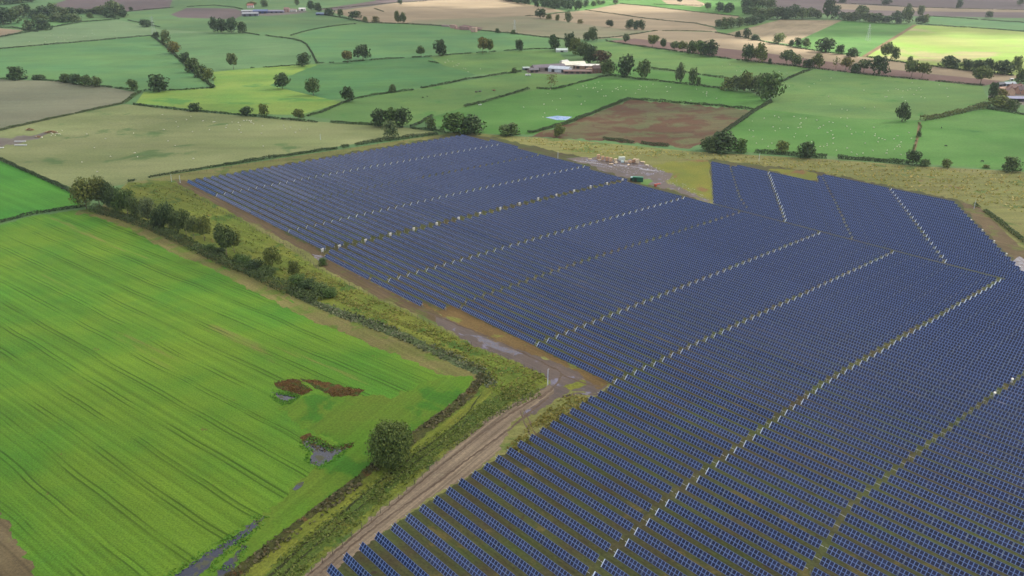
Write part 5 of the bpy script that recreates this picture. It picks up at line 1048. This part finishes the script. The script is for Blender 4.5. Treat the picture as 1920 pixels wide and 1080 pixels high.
SHEEP = [solid(beast(1.25, .95, 1.25, g), .07, 'sheep', M['wool']) for g in (True, False)]
COW = [solid(beast(2.3, 1.45, 1.0, g), .10, 'cow', M['cowhide']) for g in (True, False)]
def flock(poly, n, label, group, clusters=0, scale=.92):
    xs = [p[0] for p in poly]; ys = [p[1] for p in poly]; cs = [(random.uniform(min(xs), max(xs)), random.uniform(min(ys), max(ys))) for _ in range(clusters)]
    c = 0; lim = 0
    while c < n and lim < 9000:
        lim += 1
        if cs and random.random() < .65: q = random.choice(cs); x = random.gauss(q[0], 34); y = random.gauss(q[1], 9)
        else: x = random.uniform(min(xs), max(xs)); y = random.uniform(min(ys), max(ys))
        if not in_poly(poly, np.array([x]), np.array([y]))[0]: continue
        o = obj('sheep', SHEEP[random.random() < .3], None, U(x, y)); o.rotation_euler = (0, 0, random.uniform(0, 6.28)); o.scale = (scale,) * 3
        tag(o, label, 'sheep', group); c += 1
flock([(1395, 232), (1445, 208), (1715, 228), (1705, 298), (1560, 288), (1395, 280)], 78, 'white sheep in the lower half of the right sheep field', 'sheep in the right sheep field', 7)
flock([(1450, 195), (1470, 160), (1530, 135), (1820, 165), (1835, 188), (1720, 222)], 34, 'white sheep in the upper half of the right sheep field', 'sheep in the upper right sheep field', 4)
flock([(960, 205), (1010, 172), (1130, 150), (1170, 165), (1120, 195), (1060, 222), (990, 225)], 34, 'white sheep grazing around the blue pond field', 'sheep in the pond field', 4)
flock([(1140, 150), (1250, 160), (1400, 180), (1410, 200), (1200, 186)], 20, 'white sheep between the parallel hedges and the brown field', 'sheep above the brown field', 2)
flock([(30, 275), (120, 240), (300, 215), (660, 240), (720, 255), (420, 295), (200, 340), (90, 325)], 46, 'pale sheep scattered over the dry pasture', 'sheep on the dry pasture', 4)
flock([(10, 92), (100, 55), (220, 42), (260, 62), (140, 78)], 26, 'pale sheep on the upper left pasture', 'sheep on the upper left pasture', 3)
flock([(805, 112), (850, 112), (910, 132), (860, 138), (830, 128)], 15, 'white sheep near the small dark shrub in the field left of the farm', 'sheep left of the farm', 1)
flock([(1290, 105), (1430, 122), (1500, 132), (1450, 148), (1370, 143)], 14, 'pale sheep above the copse below the ploughed strip', 'sheep below the ploughed strip', 2)
flock([(60, 258), (80, 254), (125, 240), (128, 250), (70, 262)], 18, 'pale sheep crowding the straw heaps on the dry pasture', 'sheep round the straw heaps', 0)
for i, (x, y, lb) in enumerate([(1773, 275, 'black cow in the middle of the far right field'), (1765, 241, 'black cow highest up in the far right field'), (1842, 304, 'black cow lowest down in the far right field'), (793, 184, 'dark cow, left of a pair in the middle pasture'), (801, 182, 'dark cow, right of a pair in the middle pasture')]):
    o = obj('cow', COW[i % 2], None, U(x, y)); o.rotation_euler = (0, 0, i * 1.3); tag(o, lb, 'cow')

# ------------------------------------------------------------------ buildings
WALLM = {}
def cmat(c, rough=.8, var=.1, sc=.5):
    k = (c, rough)
    if k not in WALLM: WALLM[k] = plain_mat('painted_surface_%d' % len(WALLM), alb(c, 1.75)[:3], rough, .2, var, sc, 0, True)
    return WALLM[k]
M['glass'] = plain_mat('window_glass', (.03, .035, .045), .15, .5, .1, 1, 0, True)
M['dark'] = plain_mat('dark_opening', (.02, .02, .02), .9, .1, .1, 1, 0, True)
def building(px, py, L, Wd, H, rise, rot, wall, roof, label, cat='barn', name='barn', windows=0, doors=1, chim=0, group=None, open_front=False):
    e = empty(name, U(px, py), R(rot)); tag(e, label, cat, group)
    b = MB(); x, y = L / 2, Wd / 2
    b.add([(-x, -y, -1), (x, -y, -1), (x, y, -1), (-x, y, -1), (-x, -y, H), (x, -y, H), (x, y, H), (-x, y, H), (-x, 0, H + rise), (x, 0, H + rise)],
          [(0, 1, 5, 4), (2, 3, 7, 6), (1, 2, 6, 9, 5), (3, 0, 4, 8, 7), (4, 5, 9, 8), (6, 7, 8, 9)])
    b.build('wall', cmat(wall), e)
    r = MB(); o = .4; th = .16; k = rise / y
    for s in (1, -1):
        A = [(-x - o, s * (y + o), H - k * o + .03), (x + o, s * (y + o), H - k * o + .03), (x + o, 0, H + rise + .03), (-x - o, 0, H + rise + .03)]
        Bt = [(a, c, d + th) for a, c, d in A]; q = [(3, 2, 1, 0), (4, 5, 6, 7), (0, 1, 5, 4), (1, 2, 6, 5), (3, 0, 4, 7)]
        if s < 0: q = [t[::-1] for t in q]
        r.add(A + Bt, q)
    ro = r.build('roof', cmat(roof, .6, .14, .35), e)
    for c in range(chim):
        cb = MB(); cb.box((-x * .6 + c * x * 1.2, 0, H + rise + .5), (.8, .6, 1.8)); cb.build('chimney', cmat((150, 110, 90)), ro)
    for wi in range(windows):
        for lv in range(2 if H > 4.5 else 1):
            wx = -x + (wi + .5) * L / windows; wz = 1.4 + lv * 2.6
            fb = MB(); fb.box((wx, -y - .02, wz), (1.3, .10, 1.5)); f = fb.build('window', M['white'], e)
            gb = MB(); gb.box((wx, -y - .075, wz), (1.0, .04, 1.2)); gb.build('pane', M['glass'], f)
    for di in range(doors):
        dx = -x + (di + .5) * L / doors + (L / max(1, windows) * .5 if windows else 0); w_, h_ = (1.1, 2.1) if windows else (min(4, L / doors * .6), H * .8)
        db = MB(); db.box((min(x - .8, dx), -y - .03, h_ / 2), (w_, .09, h_)); db.build('door', M['dark'] if not windows else cmat((120, 70, 60)), e)
    return e
FG = 'buildings of the farm behind the panels'
building(1028, 131, 42, 13, 4.2, 2.6, 20, (150, 140, 135), (128, 120, 130), 'long grey-roofed barn at the left of the white-roofed farm', doors=4, group=FG)
building(1000, 135, 12, 9, 3.2, 1.6, 15, (140, 120, 110), (120, 118, 124), 'small grey shed with pale doors at the left end of the farm', doors=2, group=FG)
building(986, 131, 8, 6, 2.6, 1.2, 10, (110, 125, 125), (190, 205, 200), 'tiny pale-roofed hut at the far left of the farm', doors=1, group=FG)
building(1074, 127, 30, 16, 4.6, 3.2, 14, (215, 205, 185), (248, 244, 226), 'biggest white-roofed barn in the middle of the farm', doors=3, group=FG)
building(1100, 128, 32, 10, 3.6, 1.8, -8, (170, 140, 115), (248, 246, 238), 'long white-roofed shed right of the biggest white barn', doors=3, group=FG)
building(1050, 134, 26, 14, 4.0, 2.4, -25, (205, 212, 222), (196, 206, 220), 'pale blue-grey shed in front of the white barn', doors=2, group=FG)
building(1083, 137, 34, 8, 2.6, 1.2, -4, (132, 104, 94), (138, 114, 106), 'low reddish-brown brick range along the front of the farm', doors=5, group=FG)
building(1106, 133, 10, 6, 2.6, 1.2, 10, (190, 170, 145), (150, 128, 112), 'small stone outhouse at the right end of the brick range', doors=1, group=FG)
building(1058, 120, 10, 7, 3.4, 1.6, 40, (225, 225, 220), (242, 242, 236), 'small white-roofed lean-to behind the biggest white barn', doors=1, group=FG)
building(1121, 136, 13, 8, 5.6, 3.0, 8, (140, 104, 90), (100, 84, 84), 'brick farmhouse with white windows under the purple tree', 'house', 'farmhouse', windows=3, chim=2, group=FG)
building(1053, 97, 16, 9, 2.6, 2.2, 4, (205, 215, 212), (205, 220, 216), 'white shed among the trees behind the farm', doors=1, group=FG)
VG = 'buildings of the right-hand village'
building(1893, 178, 11, 8, 5.2, 3.4, 70, (225, 190, 165), (128, 92, 84), 'house with pale pink gable in the right-hand village', 'house', 'house', windows=2, chim=1, group=VG)
building(1902, 172, 14, 8, 5.0, 3.2, 5, (160, 120, 105), (120, 88, 84), 'brown-roofed brick house behind the pink gable', 'house', 'house', windows=3, chim=2, group=VG)
building(1918, 176, 12, 8, 5.0, 3.2, -10, (190, 150, 130), (110, 92, 96), 'house at the right frame edge behind the village barns', 'house', 'house', windows=3, chim=1, group=VG)
building(1880, 171, 12, 7, 3.0, 1.8, 20, (190, 150, 130), (176, 140, 118), 'low tan outbuilding left of the pink gable house', doors=2, group=VG)
building(1874, 162, 16, 7, 3.0, 1.6, 30, (80, 84, 96), (66, 72, 88), 'dark slate barn at the top left of the village', doors=2, group=VG)
building(1891, 161, 14, 7, 3.0, 1.6, 15, (180, 190, 200), (172, 184, 196), 'pale grey roofed shed at the top of the village', doors=2, group=VG)
building(1908, 189, 22, 9, 3.0, 1.6, -4, (60, 62, 80), (158, 160, 190), 'open-fronted lilac-grey barn at the bottom right of the village', doors=3, group=VG)
building(1896, 151, 3, 3, 2.2, .6, 0, (230, 230, 228), (235, 235, 232), 'tiny white hut above the village', doors=1, group=VG)
TG = 'buildings of the far left farm'
building(470, 30, 32, 16, 5, 3, 8, (120, 122, 140), (156, 160, 168), 'biggest grey barn in the front of the far left farm', doors=3, group=TG)
building(489, 25, 30, 15, 5, 3, 8, (70, 84, 130), (104, 118, 160), 'blue-roofed barn of the far left farm', doors=3, group=TG)
building(464, 24, 24, 12, 4, 2, 8, (150, 150, 160), (166, 170, 176), 'grey barn directly behind the biggest one at the far left farm', doors=2, group=TG)
building(470, 15, 14, 9, 6, 3.4, 10, (232, 226, 222), (170, 110, 100), 'white house with red roof at the far left farm', 'house', 'house', windows=3, chim=1, group=TG)
building(515, 24, 40, 12, 3.6, 2, 2, (124, 124, 146), (136, 136, 158), 'long low grey-lilac shed in the middle of the far left farm', doors=4, group=TG)
building(538, 22, 11, 8, 6, 3, 0, (205, 168, 156), (150, 118, 112), 'pinkish house right of the long shed at the far left farm', 'house', 'house', windows=2, chim=1, group=TG)
building(550, 22, 14, 8, 4, 2, 0, (225, 225, 220), (156, 140, 136), 'cream cottage right of the pinkish house', 'house', 'house', windows=3, chim=1, group=TG)
building(567, 20, 14, 8, 4.5, 1.5, 2, (245, 245, 245), (248, 248, 248), 'bright white shed at the right end of the far left farm', doors=1, group=TG)
building(605, 28, 26, 9, 3, 1.6, -4, (90, 104, 140), (132, 150, 186), 'low pale blue shed by the hedge right of the far left farm', doors=2, group=TG)
# straw stacks on the far hedge line
def strawstack(px, py, L, Wd, H, rot, c, label):
    b = MB(); nb = max(2, int(L / 2.4)); nh = max(1, int(H / 1.25))
    for j in range(nh):
        for i in range(nb - (j == nh - 1 and nb > 3)):
            b.box((-L / 2 + (i + .5) * L / nb, random.uniform(-.1, .1), (j + .5) * H / nh), (L / nb * .97, Wd * random.uniform(.94, 1), H / nh * .97))
    o = b.build('straw_stack', cmat(c, .95, .2, .8), None, U(px, py)); o.rotation_euler = (0, 0, R(rot)); tag(o, label, 'straw stack', 'straw stacks by the far hedge')
strawstack(836, 50, 16, 5, 3, -22, (170, 150, 150), 'long low greyish stack at the left end of the straw stacks')
strawstack(851, 53, 12, 6, 6, -24, (196, 164, 154), 'pinkish square stack second from the left')
strawstack(872, 56, 20, 6, 6, -24, (168, 138, 136), 'long brownish stack in the middle of the straw stacks')
strawstack(889, 60, 9, 8, 8, -24, (202, 176, 160), 'tall pale stack at the right end of the straw stacks')

# ------------------------------------------------------------------ yard: pallets, containers, cabinets
def pallet(px, py, w, d, h, rot, c, label, wrap=True):
    e = empty('pallet_load', U(px, py), R(rot)); tag(e, label, 'pallet load', 'pallet loads by the wet mud')
    b = MB()
    for i in (-1, 0, 1): b.box((i * w * .42, 0, .06), (.12, d, .12))
    for i in range(6): b.box((-w / 2 + (i + .5) * w / 6, 0, .135), (w / 6 * .8, d, .025))
    b.build('pallet', M['wood'], e)
    k = MB(); nz_ = max(1, int(h / 1.1))
    for j in range(nz_): k.box((random.uniform(-.05, .05), random.uniform(-.05, .05), .15 + (j + .5) * h / nz_), (w * .96, d * .96, h / nz_ * .97))
    k.build('boxes', cmat(c, .8, .1, 1.2), e)
TAN = (222, 182, 150); CRM = (236, 214, 186); WHT = (226, 236, 226)
for a in [(1122, 298, 2.4, 1.3, 3.2, 10, TAN, 'tall tan stack at the left end of the pallet loads'), (1130, 300, 2.3, 1.3, 2.9, 8, TAN, 'second tall tan stack from the left'), (1138, 302, 2.2, 1.3, 2.9, 4, (214, 170, 140), 'third tall tan stack from the left'), (1145, 303, 2.3, 1.3, 2.8, 12, TAN, 'fourth tall tan stack from the left'),
          (1154, 302, 2.0, 1.3, 1.8, 20, CRM, 'pale medium load right of the four tall tan stacks'), (1155, 306, 2.2, 1.4, 1.0, 35, CRM, 'low pale load in front of the medium one'), (1163, 301, 2.6, 2.0, 2.6, 0, WHT, 'left white-wrapped load in the middle of the yard'), (1169, 301, 2.4, 2.0, 2.7, 0, WHT, 'right white-wrapped load in the middle of the yard'), (1167, 305, 2.2, 1.8, 1.2, 10, (205, 222, 226), 'low bluish-white load in front of the white-wrapped ones'),
          (1174, 305, 2.3, 1.3, 1.2, -10, CRM, 'low cream load right of the white ones'), (1181, 306, 2.4, 1.3, 1.7, -5, TAN, 'tan load right of the low cream one'), (1188, 305, 2.2, 1.3, 2.2, 0, (190, 150, 120), 'brownish load left of the last tall stack'), (1190, 301, 1.6, 1.2, 1.6, 15, CRM, 'small cream load behind the last tall stack'), (1195, 306, 2.5, 1.4, 3.0, 5, CRM, 'last tall cream stack on the right'),
          (1178, 310, 2.6, 1.2, .5, 60, CRM, 'flat pale load lowest in the middle of the yard'), (1205, 305, 3.2, 1.2, .8, -20, CRM, 'long low pale load right of the last tall stack'), (1213, 311, 2.8, 1.2, .8, -50, (236, 222, 200), 'low slanting pale load at the right end of the yard'), (1106, 299, 3.0, 1.0, .4, 8, CRM, 'flat pale load at the far left of the yard'), (1146, 308, 3.0, 1.2, .4, 5, CRM, 'flat pale load below the fourth tall stack'), (1124, 301, 2.6, 1.0, .6, 5, CRM, 'low pale load below the first two tall stacks')]:
    pallet(*a)
def litter(poly, n, label):
    P = [tuple(U(*p).xy) for p in poly]; xs = [p[0] for p in P]; ys = [p[1] for p in P]; X = rng.uniform(min(xs), max(xs), n * 3); Y = rng.uniform(min(ys), max(ys), n * 3); k = in_poly(P, X, Y); X = X[k][:n]; Y = Y[k][:n]; n = len(X)
    V, Fc = leaf_quads(np.stack([X, Y, height(X, Y) + .08], 1), rng.normal(0, .12, (n, 3)) + np.array([0, 0, 1]), rng.uniform(.25, 1.1, n), .45)
    return tag(obj('packaging_litter', fast_mesh('packaging_litter', V, Fc, cmat((178, 180, 205), .6, .25, 2))), label, 'litter', kind='stuff')
litter([(1075, 300), (1110, 297), (1200, 306), (1250, 318), (1240, 330), (1180, 326), (1110, 310)], 420, 'pale scraps of packaging strewn over the wet mud yard')
litter([(1235, 330), (1262, 334), (1300, 352), (1335, 378), (1300, 366), (1245, 346)], 90, 'pale scraps of packaging along the mud beside the panels')
def container(px, py, L, Wd, H, rot, c, label):
    e = empty('site_cabin', U(px, py), R(rot)); tag(e, label, 'site cabin')
    b = MB(); b.box((0, 0, H / 2 + .15), (L, Wd, H))
    n = int(L / .6)
    for i in range(n):
        for s in (1, -1): b.box((-L / 2 + (i + .5) * L / n, s * (Wd / 2 + .02), H / 2 + .15), (L / n * .5, .05, H * .9))
    b.build('body', cmat(c, .5), e)
    r = MB(); r.box((0, 0, H + .22), (L + .16, Wd + .16, .12)); r.box((0, 0, H + .31), (L * .9, Wd * .9, .06)); r.build('roof', cmat(tuple(min(255, int(v * 1.25)) for v in c), .5), e)
    d = MB(); d.box((-L * .22, -Wd / 2 - .07, H * .42 + .15), (1.8, .08, H * .78)); d.build('door', M['dark'], e)
    for sx in (-1, 1):
        k = MB(); k.box((sx * L * .38, 0, .08), (.4, Wd * .95, .16)); k.build('foot', M['steel'], e)
container(1196, 340, 7.0, 3.0, 2.9, -14, (34, 100, 76), 'dark green substation cabin at the end of the cabinet aisle')
container(1186, 338, 2.6, 2.0, 2.0, -14, (160, 196, 200), 'small pale blue-grey cabin left of the dark green one')
e = empty('cable_drum', U(1229, 350), R(30)); tag(e, 'red cable drum lying on the mud right of the green cabin', 'cable drum')
b = MB(); b.bar((0, -.5, .75), (0, .5, .75), .35, n=14); b.build('core', M['wood'], e)
for s in (-1, 1): b = MB(); b.bar((0, s * .5, .75), (0, s * .58, .75), .75, n=18); b.build('flange', cmat((190, 70, 60), .7), e)
b = MB()
for i in range(7): b.bar((-2.5, i * .26, .12), (2.5, i * .26 + .2, .12), .1, n=6)
for i in range(5): b.bar((-2.4, .15 + i * .26, .3), (2.4, .3 + i * .26, .3), .1, n=6)
o = b.build('pipe_bundle', cmat((205, 96, 84), .6), None, U(1234, 346)); o.rotation_euler = (0, 0, .5); tag(o, 'bundle of red pipes behind the red cable drum', 'pipes')
def cabinet(px, py, label, s=1.3):
    p = U(px, py + 4 * s); e = empty('inverter_cabinet', p, ROWD - math.pi / 2 + .25); e.scale = (s, s, s); tag(e, label, 'inverter cabinet', 'white inverter cabinets along the aisles')
    b = MB(); b.box((0, 0, 1.35), (1.15, .5, 1.1)); b.box((0, 0, 1.95), (1.3, .65, .08)); b.build('cabinet', M['white'], e)
    b = MB(); b.box((0, -.27, 1.35), (.95, .04, .9)); b.build('door', cmat((228, 230, 232), .5), e)
    for sx in (-1, 1): b = MB(); b.box((sx * .45, 0, .4), (.09, .09, .84)); b.build('leg', M['steel'], e)
CAB = [(605, 470), (637, 463), (686, 452), (732, 440), (776, 430), (819, 420), (860, 410), (900, 401), (938, 391), (974, 382), (1009, 373), (1043, 366), (1076, 358), (1107, 350), (1138, 344), (1167, 337)]
for i, (x, y) in enumerate(CAB): cabinet(x, y, 'white inverter cabinet, %s along the aisle ending at the green cabin' % ordinal(i + 1))
cabinet(1863, 742, 'white inverter cabinet, left of two by the puddled aisle at the right edge', 1.2); cabinet(1896, 716, 'white inverter cabinet, right of two by the puddled aisle at the right edge', 1.2)
for i, (x, y) in enumerate([(1820, 414), (1841, 433), (1863, 454), (1886, 478), (1911, 503)]): cabinet(x, y, 'white inverter cabinet, %s down the muddy bank edge of the panels' % ordinal(i + 1), 1.1)

# ------------------------------------------------------------------ posts, fences, pylons, troughs
def mast(px, py, h, label):
    e = empty('camera_mast', U(px, py)); tag(e, label, 'camera mast', 'camera masts round the solar farm')
    b = MB(); b.bar((0, 0, 0), (0, 0, h), .12, .08, 8); b.build('pole', M['endcap'], e)
    b = MB(); b.box((.2, 0, h + .1), (.5, .2, .2)); b.build('camera', M['white'], e)
for x, y, h, lb in [(1027, 722, 6.5, 'white camera mast at the bend of the muddy track'), (322, 341, 5, 'camera mast at the far left corner of the panels, left one'), (338, 343, 5, 'camera mast at the far left corner of the panels, right one'), (863, 251, 5, 'camera mast at the top tip of the panels'), (1046, 297, 5, 'camera mast left of the pallet loads'), (1423, 302, 6, 'camera mast on the meadow above the upper right panels'), (1826, 392, 5, 'camera mast at the top of the muddy bank'), (601, 262, 4.5, 'camera mast on the hedge behind the left panels')]: mast(x, y, h, lb)
M['wire'] = plain_mat('fence_wire', (.10, .10, .10), .7, .2, .1, 1, 0, True)
M['post'] = plain_mat('fence_post', (.10, .085, .065), .9, .1, .2, 3, 0, True)
def fence(pts, sp, label, h=1.8):
    P = [U(*p) for p in pts]; S = [0]
    for a, b in zip(P, P[1:]): S.append(S[-1] + (b - a).length)
    n = max(2, min(95, int(S[-1] / sp))); e = empty('deer_fence', P[0]); tag(e, label, 'fence'); o0 = P[0]
    b = MB(); b.box((0, 0, h / 2), (.14, .14, h)); pm = b.mesh('post', M['post']); prev = None; wb = MB()
    for i in range(n + 1):
        t = S[-1] * i / n; q = Vector((np.interp(t, S, [p.x for p in P]), np.interp(t, S, [p.y for p in P]), 0)); q.z = float(height(q.x, q.y)); q -= o0
        if i < n + 1: dup_child('post', pm, e, q)
        if prev is not None:
            for z in (.3, .8, 1.3, 1.7): wb.bar(prev + Vector((0, 0, z)), q + Vector((0, 0, z)), .012, n=3)
        prev = q.copy()
    wb.build('wire', M['wire'], e)
fence([(330, 351), (450, 416), (560, 473), (600, 509), (700, 559), (810, 611), (900, 657), (1000, 696), (1028, 708)], 4, 'long post and wire fence between the verge and the muddy track')
fence([(1022, 728), (960, 762), (900, 800), (860, 834), (760, 924), (660, 1006), (565, 1090)], 4, 'post and wire fence along the left side of the dirt track')
fence([(950, 259), (1060, 266), (1300, 289), (1560, 304), (1720, 316), (1920, 330)], 8, 'post and wire fence across the far meadow')
fence([(340, 330), (500, 305), (640, 283), (740, 268), (860, 250)], 6, 'post and wire fence behind the left panels')
M['pylon'] = plain_mat('pylon_steel', (.36, .39, .40), .6, .3, .05, 1, 0, True)
def pylon(px, py, hpx, label):
    p = U(px, py); h = hpx * m_per_px(p); e = empty('pylon', p, .5); tag(e, label, 'pylon', 'pylons in the far fields')
    b = MB(); wv = lambda z: h * .09 * (1 - z / h) + h * .012 if z < h * .75 else h * .018; N = 9; Z = [h * i / N for i in range(N + 1)]
    for a, c in zip(Z, Z[1:]):
        for i in range(4):
            s0 = [(1, 1), (1, -1), (-1, -1), (-1, 1)][i]; s1 = [(1, 1), (1, -1), (-1, -1), (-1, 1)][(i + 1) % 4]
            b.bar((s0[0] * wv(a), s0[1] * wv(a), a), (s0[0] * wv(c), s0[1] * wv(c), c), .13, n=4); b.bar((s0[0] * wv(a), s0[1] * wv(a), a), (s1[0] * wv(c), s1[1] * wv(c), c), .07, n=3)
    b.build('tower', M['pylon'], e)
    for z, w in ((.72, .20), (.83, .15), (.93, .12)):
        b = MB()
        for s in (1, -1): b.bar((0, .2, h * z), (s * h * w, 0, h * z), .12, .06, 4); b.bar((0, 0, h * (z + .05)), (s * h * w, 0, h * z), .08, .05, 3)
        b.build('cross_arm', M['pylon'], e)
pylon(1627, 77, 31, 'pale lattice pylon standing in the sunlit green field'); pylon(289, 64, 32, 'faint lattice pylon by the upper left hedge'); pylon(965, 62, 24, 'faint lattice pylon in the far tan field above the farm')
def trough(px, py, L, rot, label, c=(240, 242, 244)):
    b = MB(); b.box((0, 0, .25), (L, .9, .08)); b.box((0, .45, .5), (L, .08, .6)); b.box((0, -.45, .5), (L, .08, .6)); b.box((L / 2, 0, .5), (.08, .98, .6)); b.box((-L / 2, 0, .5), (.08, .98, .6))
    for s in (-1, 1): b.box((s * L * .35, 0, .11), (.12, .8, .22))
    b.box((0, 0, .7), (L * .94, .8, .1))
    o = b.build('feed_trough', cmat(c, .5), None, U(px, py)); o.rotation_euler = (0, 0, rot); tag(o, label, 'feed trough', 'feed troughs in the fields')
trough(38, 266, 9, .05, 'upper of two long white feed troughs on the bare patch'); trough(39, 273, 9.5, .05, 'lower of two long white feed troughs on the bare patch'); trough(1, 278, 5, .05, 'white feed trough cut by the left frame edge'); trough(900, 197, 3.2, .1, 'white trough at the left end of the isolated straight hedge')
def heap(px, py, L, Wd, H, label):
    n = 420; t = rng.uniform(0, 6.283, n); r = rng.uniform(0, 1, n) ** .5; X = np.cos(t) * r * L / 2; Y = np.sin(t) * r * Wd / 2; Z = H * (1 - r ** 2) * rng.uniform(.6, 1, n)
    V, Fc = leaf_quads(np.stack([X, Y, Z], 1), rng.normal(0, .4, (n, 3)) + np.array([0, 0, 1]), rng.uniform(.6, 1.2, n)); o = obj('straw_heap', fast_mesh('straw_heap', V, Fc, cmat((190, 162, 128), .95, .2, 1)), None, U(px, py)); tag(o, label, 'straw heap', 'straw heaps on the dry pasture')
heap(96, 249, 11, 4, 1.8, 'longer straw heap on the bare patch of the dry pasture'); heap(56, 244, 7, 3.5, 1.5, 'shorter straw heap under the stubble field hedge'); heap(72, 257, 5, 3, .8, 'low dark straw heap among the crowded sheep')
def feeder(px, py, label, c):
    e = empty('ring_feeder', U(px, py)); tag(e, label, 'ring feeder')
    b = MB(); N = 20
    for z in (.15, .6, 1.2):
        for i in range(N):
            a, c2 = 2 * math.pi * i / N, 2 * math.pi * (i + 1) / N; b.bar((1.6 * math.cos(a), 1.6 * math.sin(a), z), (1.6 * math.cos(c2), 1.6 * math.sin(c2), z), .05, n=4)
    for i in range(N): a = 2 * math.pi * i / N; b.bar((1.6 * math.cos(a), 1.6 * math.sin(a), 0), (1.6 * math.cos(a), 1.6 * math.sin(a), 1.2), .04, n=4)
    b.build('ring', cmat(c, .6), e); b = MB(); b.ball((0, 0, .5), 1.25, n=12, k=6, sq=(1, 1, .6)); b.build('hay', cmat((110, 100, 84), .95, .3, 2), e)
feeder(893, 173, 'dark ring feeder, left one, in the middle grass field', (70, 74, 92)); feeder(900, 172, 'grey ring feeder, middle one, in the middle grass field', (100, 104, 124)); feeder(926, 170, 'rusty red ring feeder on its own in the middle grass field', (170, 90, 80))
def van(px, py, rot, c, label):
    e = empty('parked_van', U(px, py), rot); tag(e, label, 'van', 'vehicles parked by the farm')
    b = MB(); b.box((-.3, 0, 1.25), (3.6, 1.8, 1.7), taper=.96); b.box((1.9, 0, .85), (1.1, 1.75, .9), taper=.95); b.build('body', cmat(c, .35), e)
    b = MB(); b.box((1.42, 0, 1.55), (.5, 1.6, .75), taper=.85); b.build('windscreen', M['glass'], e)
    for x in (-1.4, 1.5):
        for y in (-.85, .85):
            w = MB(); w.bar((x, y - .1, .34), (x, y + .1, .34), .34, n=14); w.build('wheel', M['dark'], e)
van(988, 142, .3, (240, 244, 244), 'white van, left of two, on the grass left of the farm'); van(993, 142, 1.9, (225, 235, 232), 'white van, right of two, on the grass left of the farm')
hedge([(803, 116), (812, 117), (822, 119)], 2.0, 3, 'short dark shrub line in the field left of the farm sheep', 0, 'dark', .6)
hedge([(702, 16), (710, 19), (719, 22)], 1.6, 3, 'small dark hedge fragment in the far tan field', 0, 'blue', .6)

# ------------------------------------------------------------------ clouds above the scene, and the air
def clouds():  # unseen single sheet added to dim the sun, gaps shaped over the sunlit fields
    Z = 900.0; sh = Vector((SUNV.x, SUNV.y)) * (Z / SUNV.z)
    def gap(px, py, rx, ry, rot=0): p = U(px, py); return (p.x + sh.x, p.y + sh.y, rx, ry, rot)
    gaps = [gap(1800, 88, 330, 150, 0), gap(1640, 82, 60, 110, 0), gap(860, 6, 230, 150, 0), gap(1160, 12, 170, 150, 0), gap(1275, 3, 130, 160, 0)]
    V = []; Fc = []; nx, ny = 170, 170; x0, x1, y0, y1 = -2600, 4200, -1500, 7500
    for j in range(ny + 1):
        for i in range(nx + 1):
            x = x0 + (x1 - x0) * i / nx; y = y0 + (y1 - y0) * j / ny
            V.append((x, y, Z + 25 * math.sin(x / 210 + y / 340) + 18 * math.sin(x / 97 - y / 130)))
    for j in range(ny):
        for i in range(nx):
            x = x0 + (x1 - x0) * (i + .5) / nx; y = y0 + (y1 - y0) * (j + .5) / ny; hole = False
            for gx, gy, rx, ry, r in gaps:
                w = 1 + .22 * math.sin(3 * math.atan2(y - gy, x - gx) + gx) + .12 * math.sin(7 * math.atan2(y - gy, x - gx))
                if ((x - gx) / rx) ** 2 + ((y - gy) / ry) ** 2 < w: hole = True
            if not hole: k = j * (nx + 1) + i; Fc.append((k, k + 1, k + nx + 2, k + nx + 1))
    m, n, l, b = new_mat('cloud'); n.remove(b)
    tr = n.new('ShaderNodeBsdfTransparent'); tl_ = n.new('ShaderNodeBsdfTranslucent'); tl_.inputs[0].default_value = (.585, .575, .555, 1)
    tc = n.new('ShaderNodeTexCoord'); f = ramp(n, l, nz(n, l, tc.outputs['Object'], .0027, 3), .33, .67, .05, .28)
    tr.inputs[0].default_value = (1, 1, 1, 1)
    mx = n.new('ShaderNodeMixShader'); l.new(f, mx.inputs[0]); l.new(tl_.outputs[0], mx.inputs[1]); l.new(tr.outputs[0], mx.inputs[2]); l.new(mx.outputs[0], n['Material Output'].inputs[0])
    o = obj('clouds', mesh_np('clouds', V, Fc, m, smooth=True)); o['kind'] = 'structure'
clouds()
def haze():
    b = MB(); z0, z1 = -5.0, CAM_H + 14
    b.box((0, 6000, (z0 + z1) / 2), (24000, 17000, z1 - z0))
    m, n, l, bs = new_mat('haze'); n.remove(bs); pv = n.new('ShaderNodeVolumePrincipled')
    pv.inputs['Color'].default_value = (.80, .88, 1, 1); pv.inputs['Density'].default_value = HAZE; pv.inputs['Anisotropy'].default_value = .2
    l.new(pv.outputs[0], n['Material Output'].inputs['Volume'])
    o = b.build('haze', m); o['kind'] = 'stuff'
HAZE = 0.00008
haze()
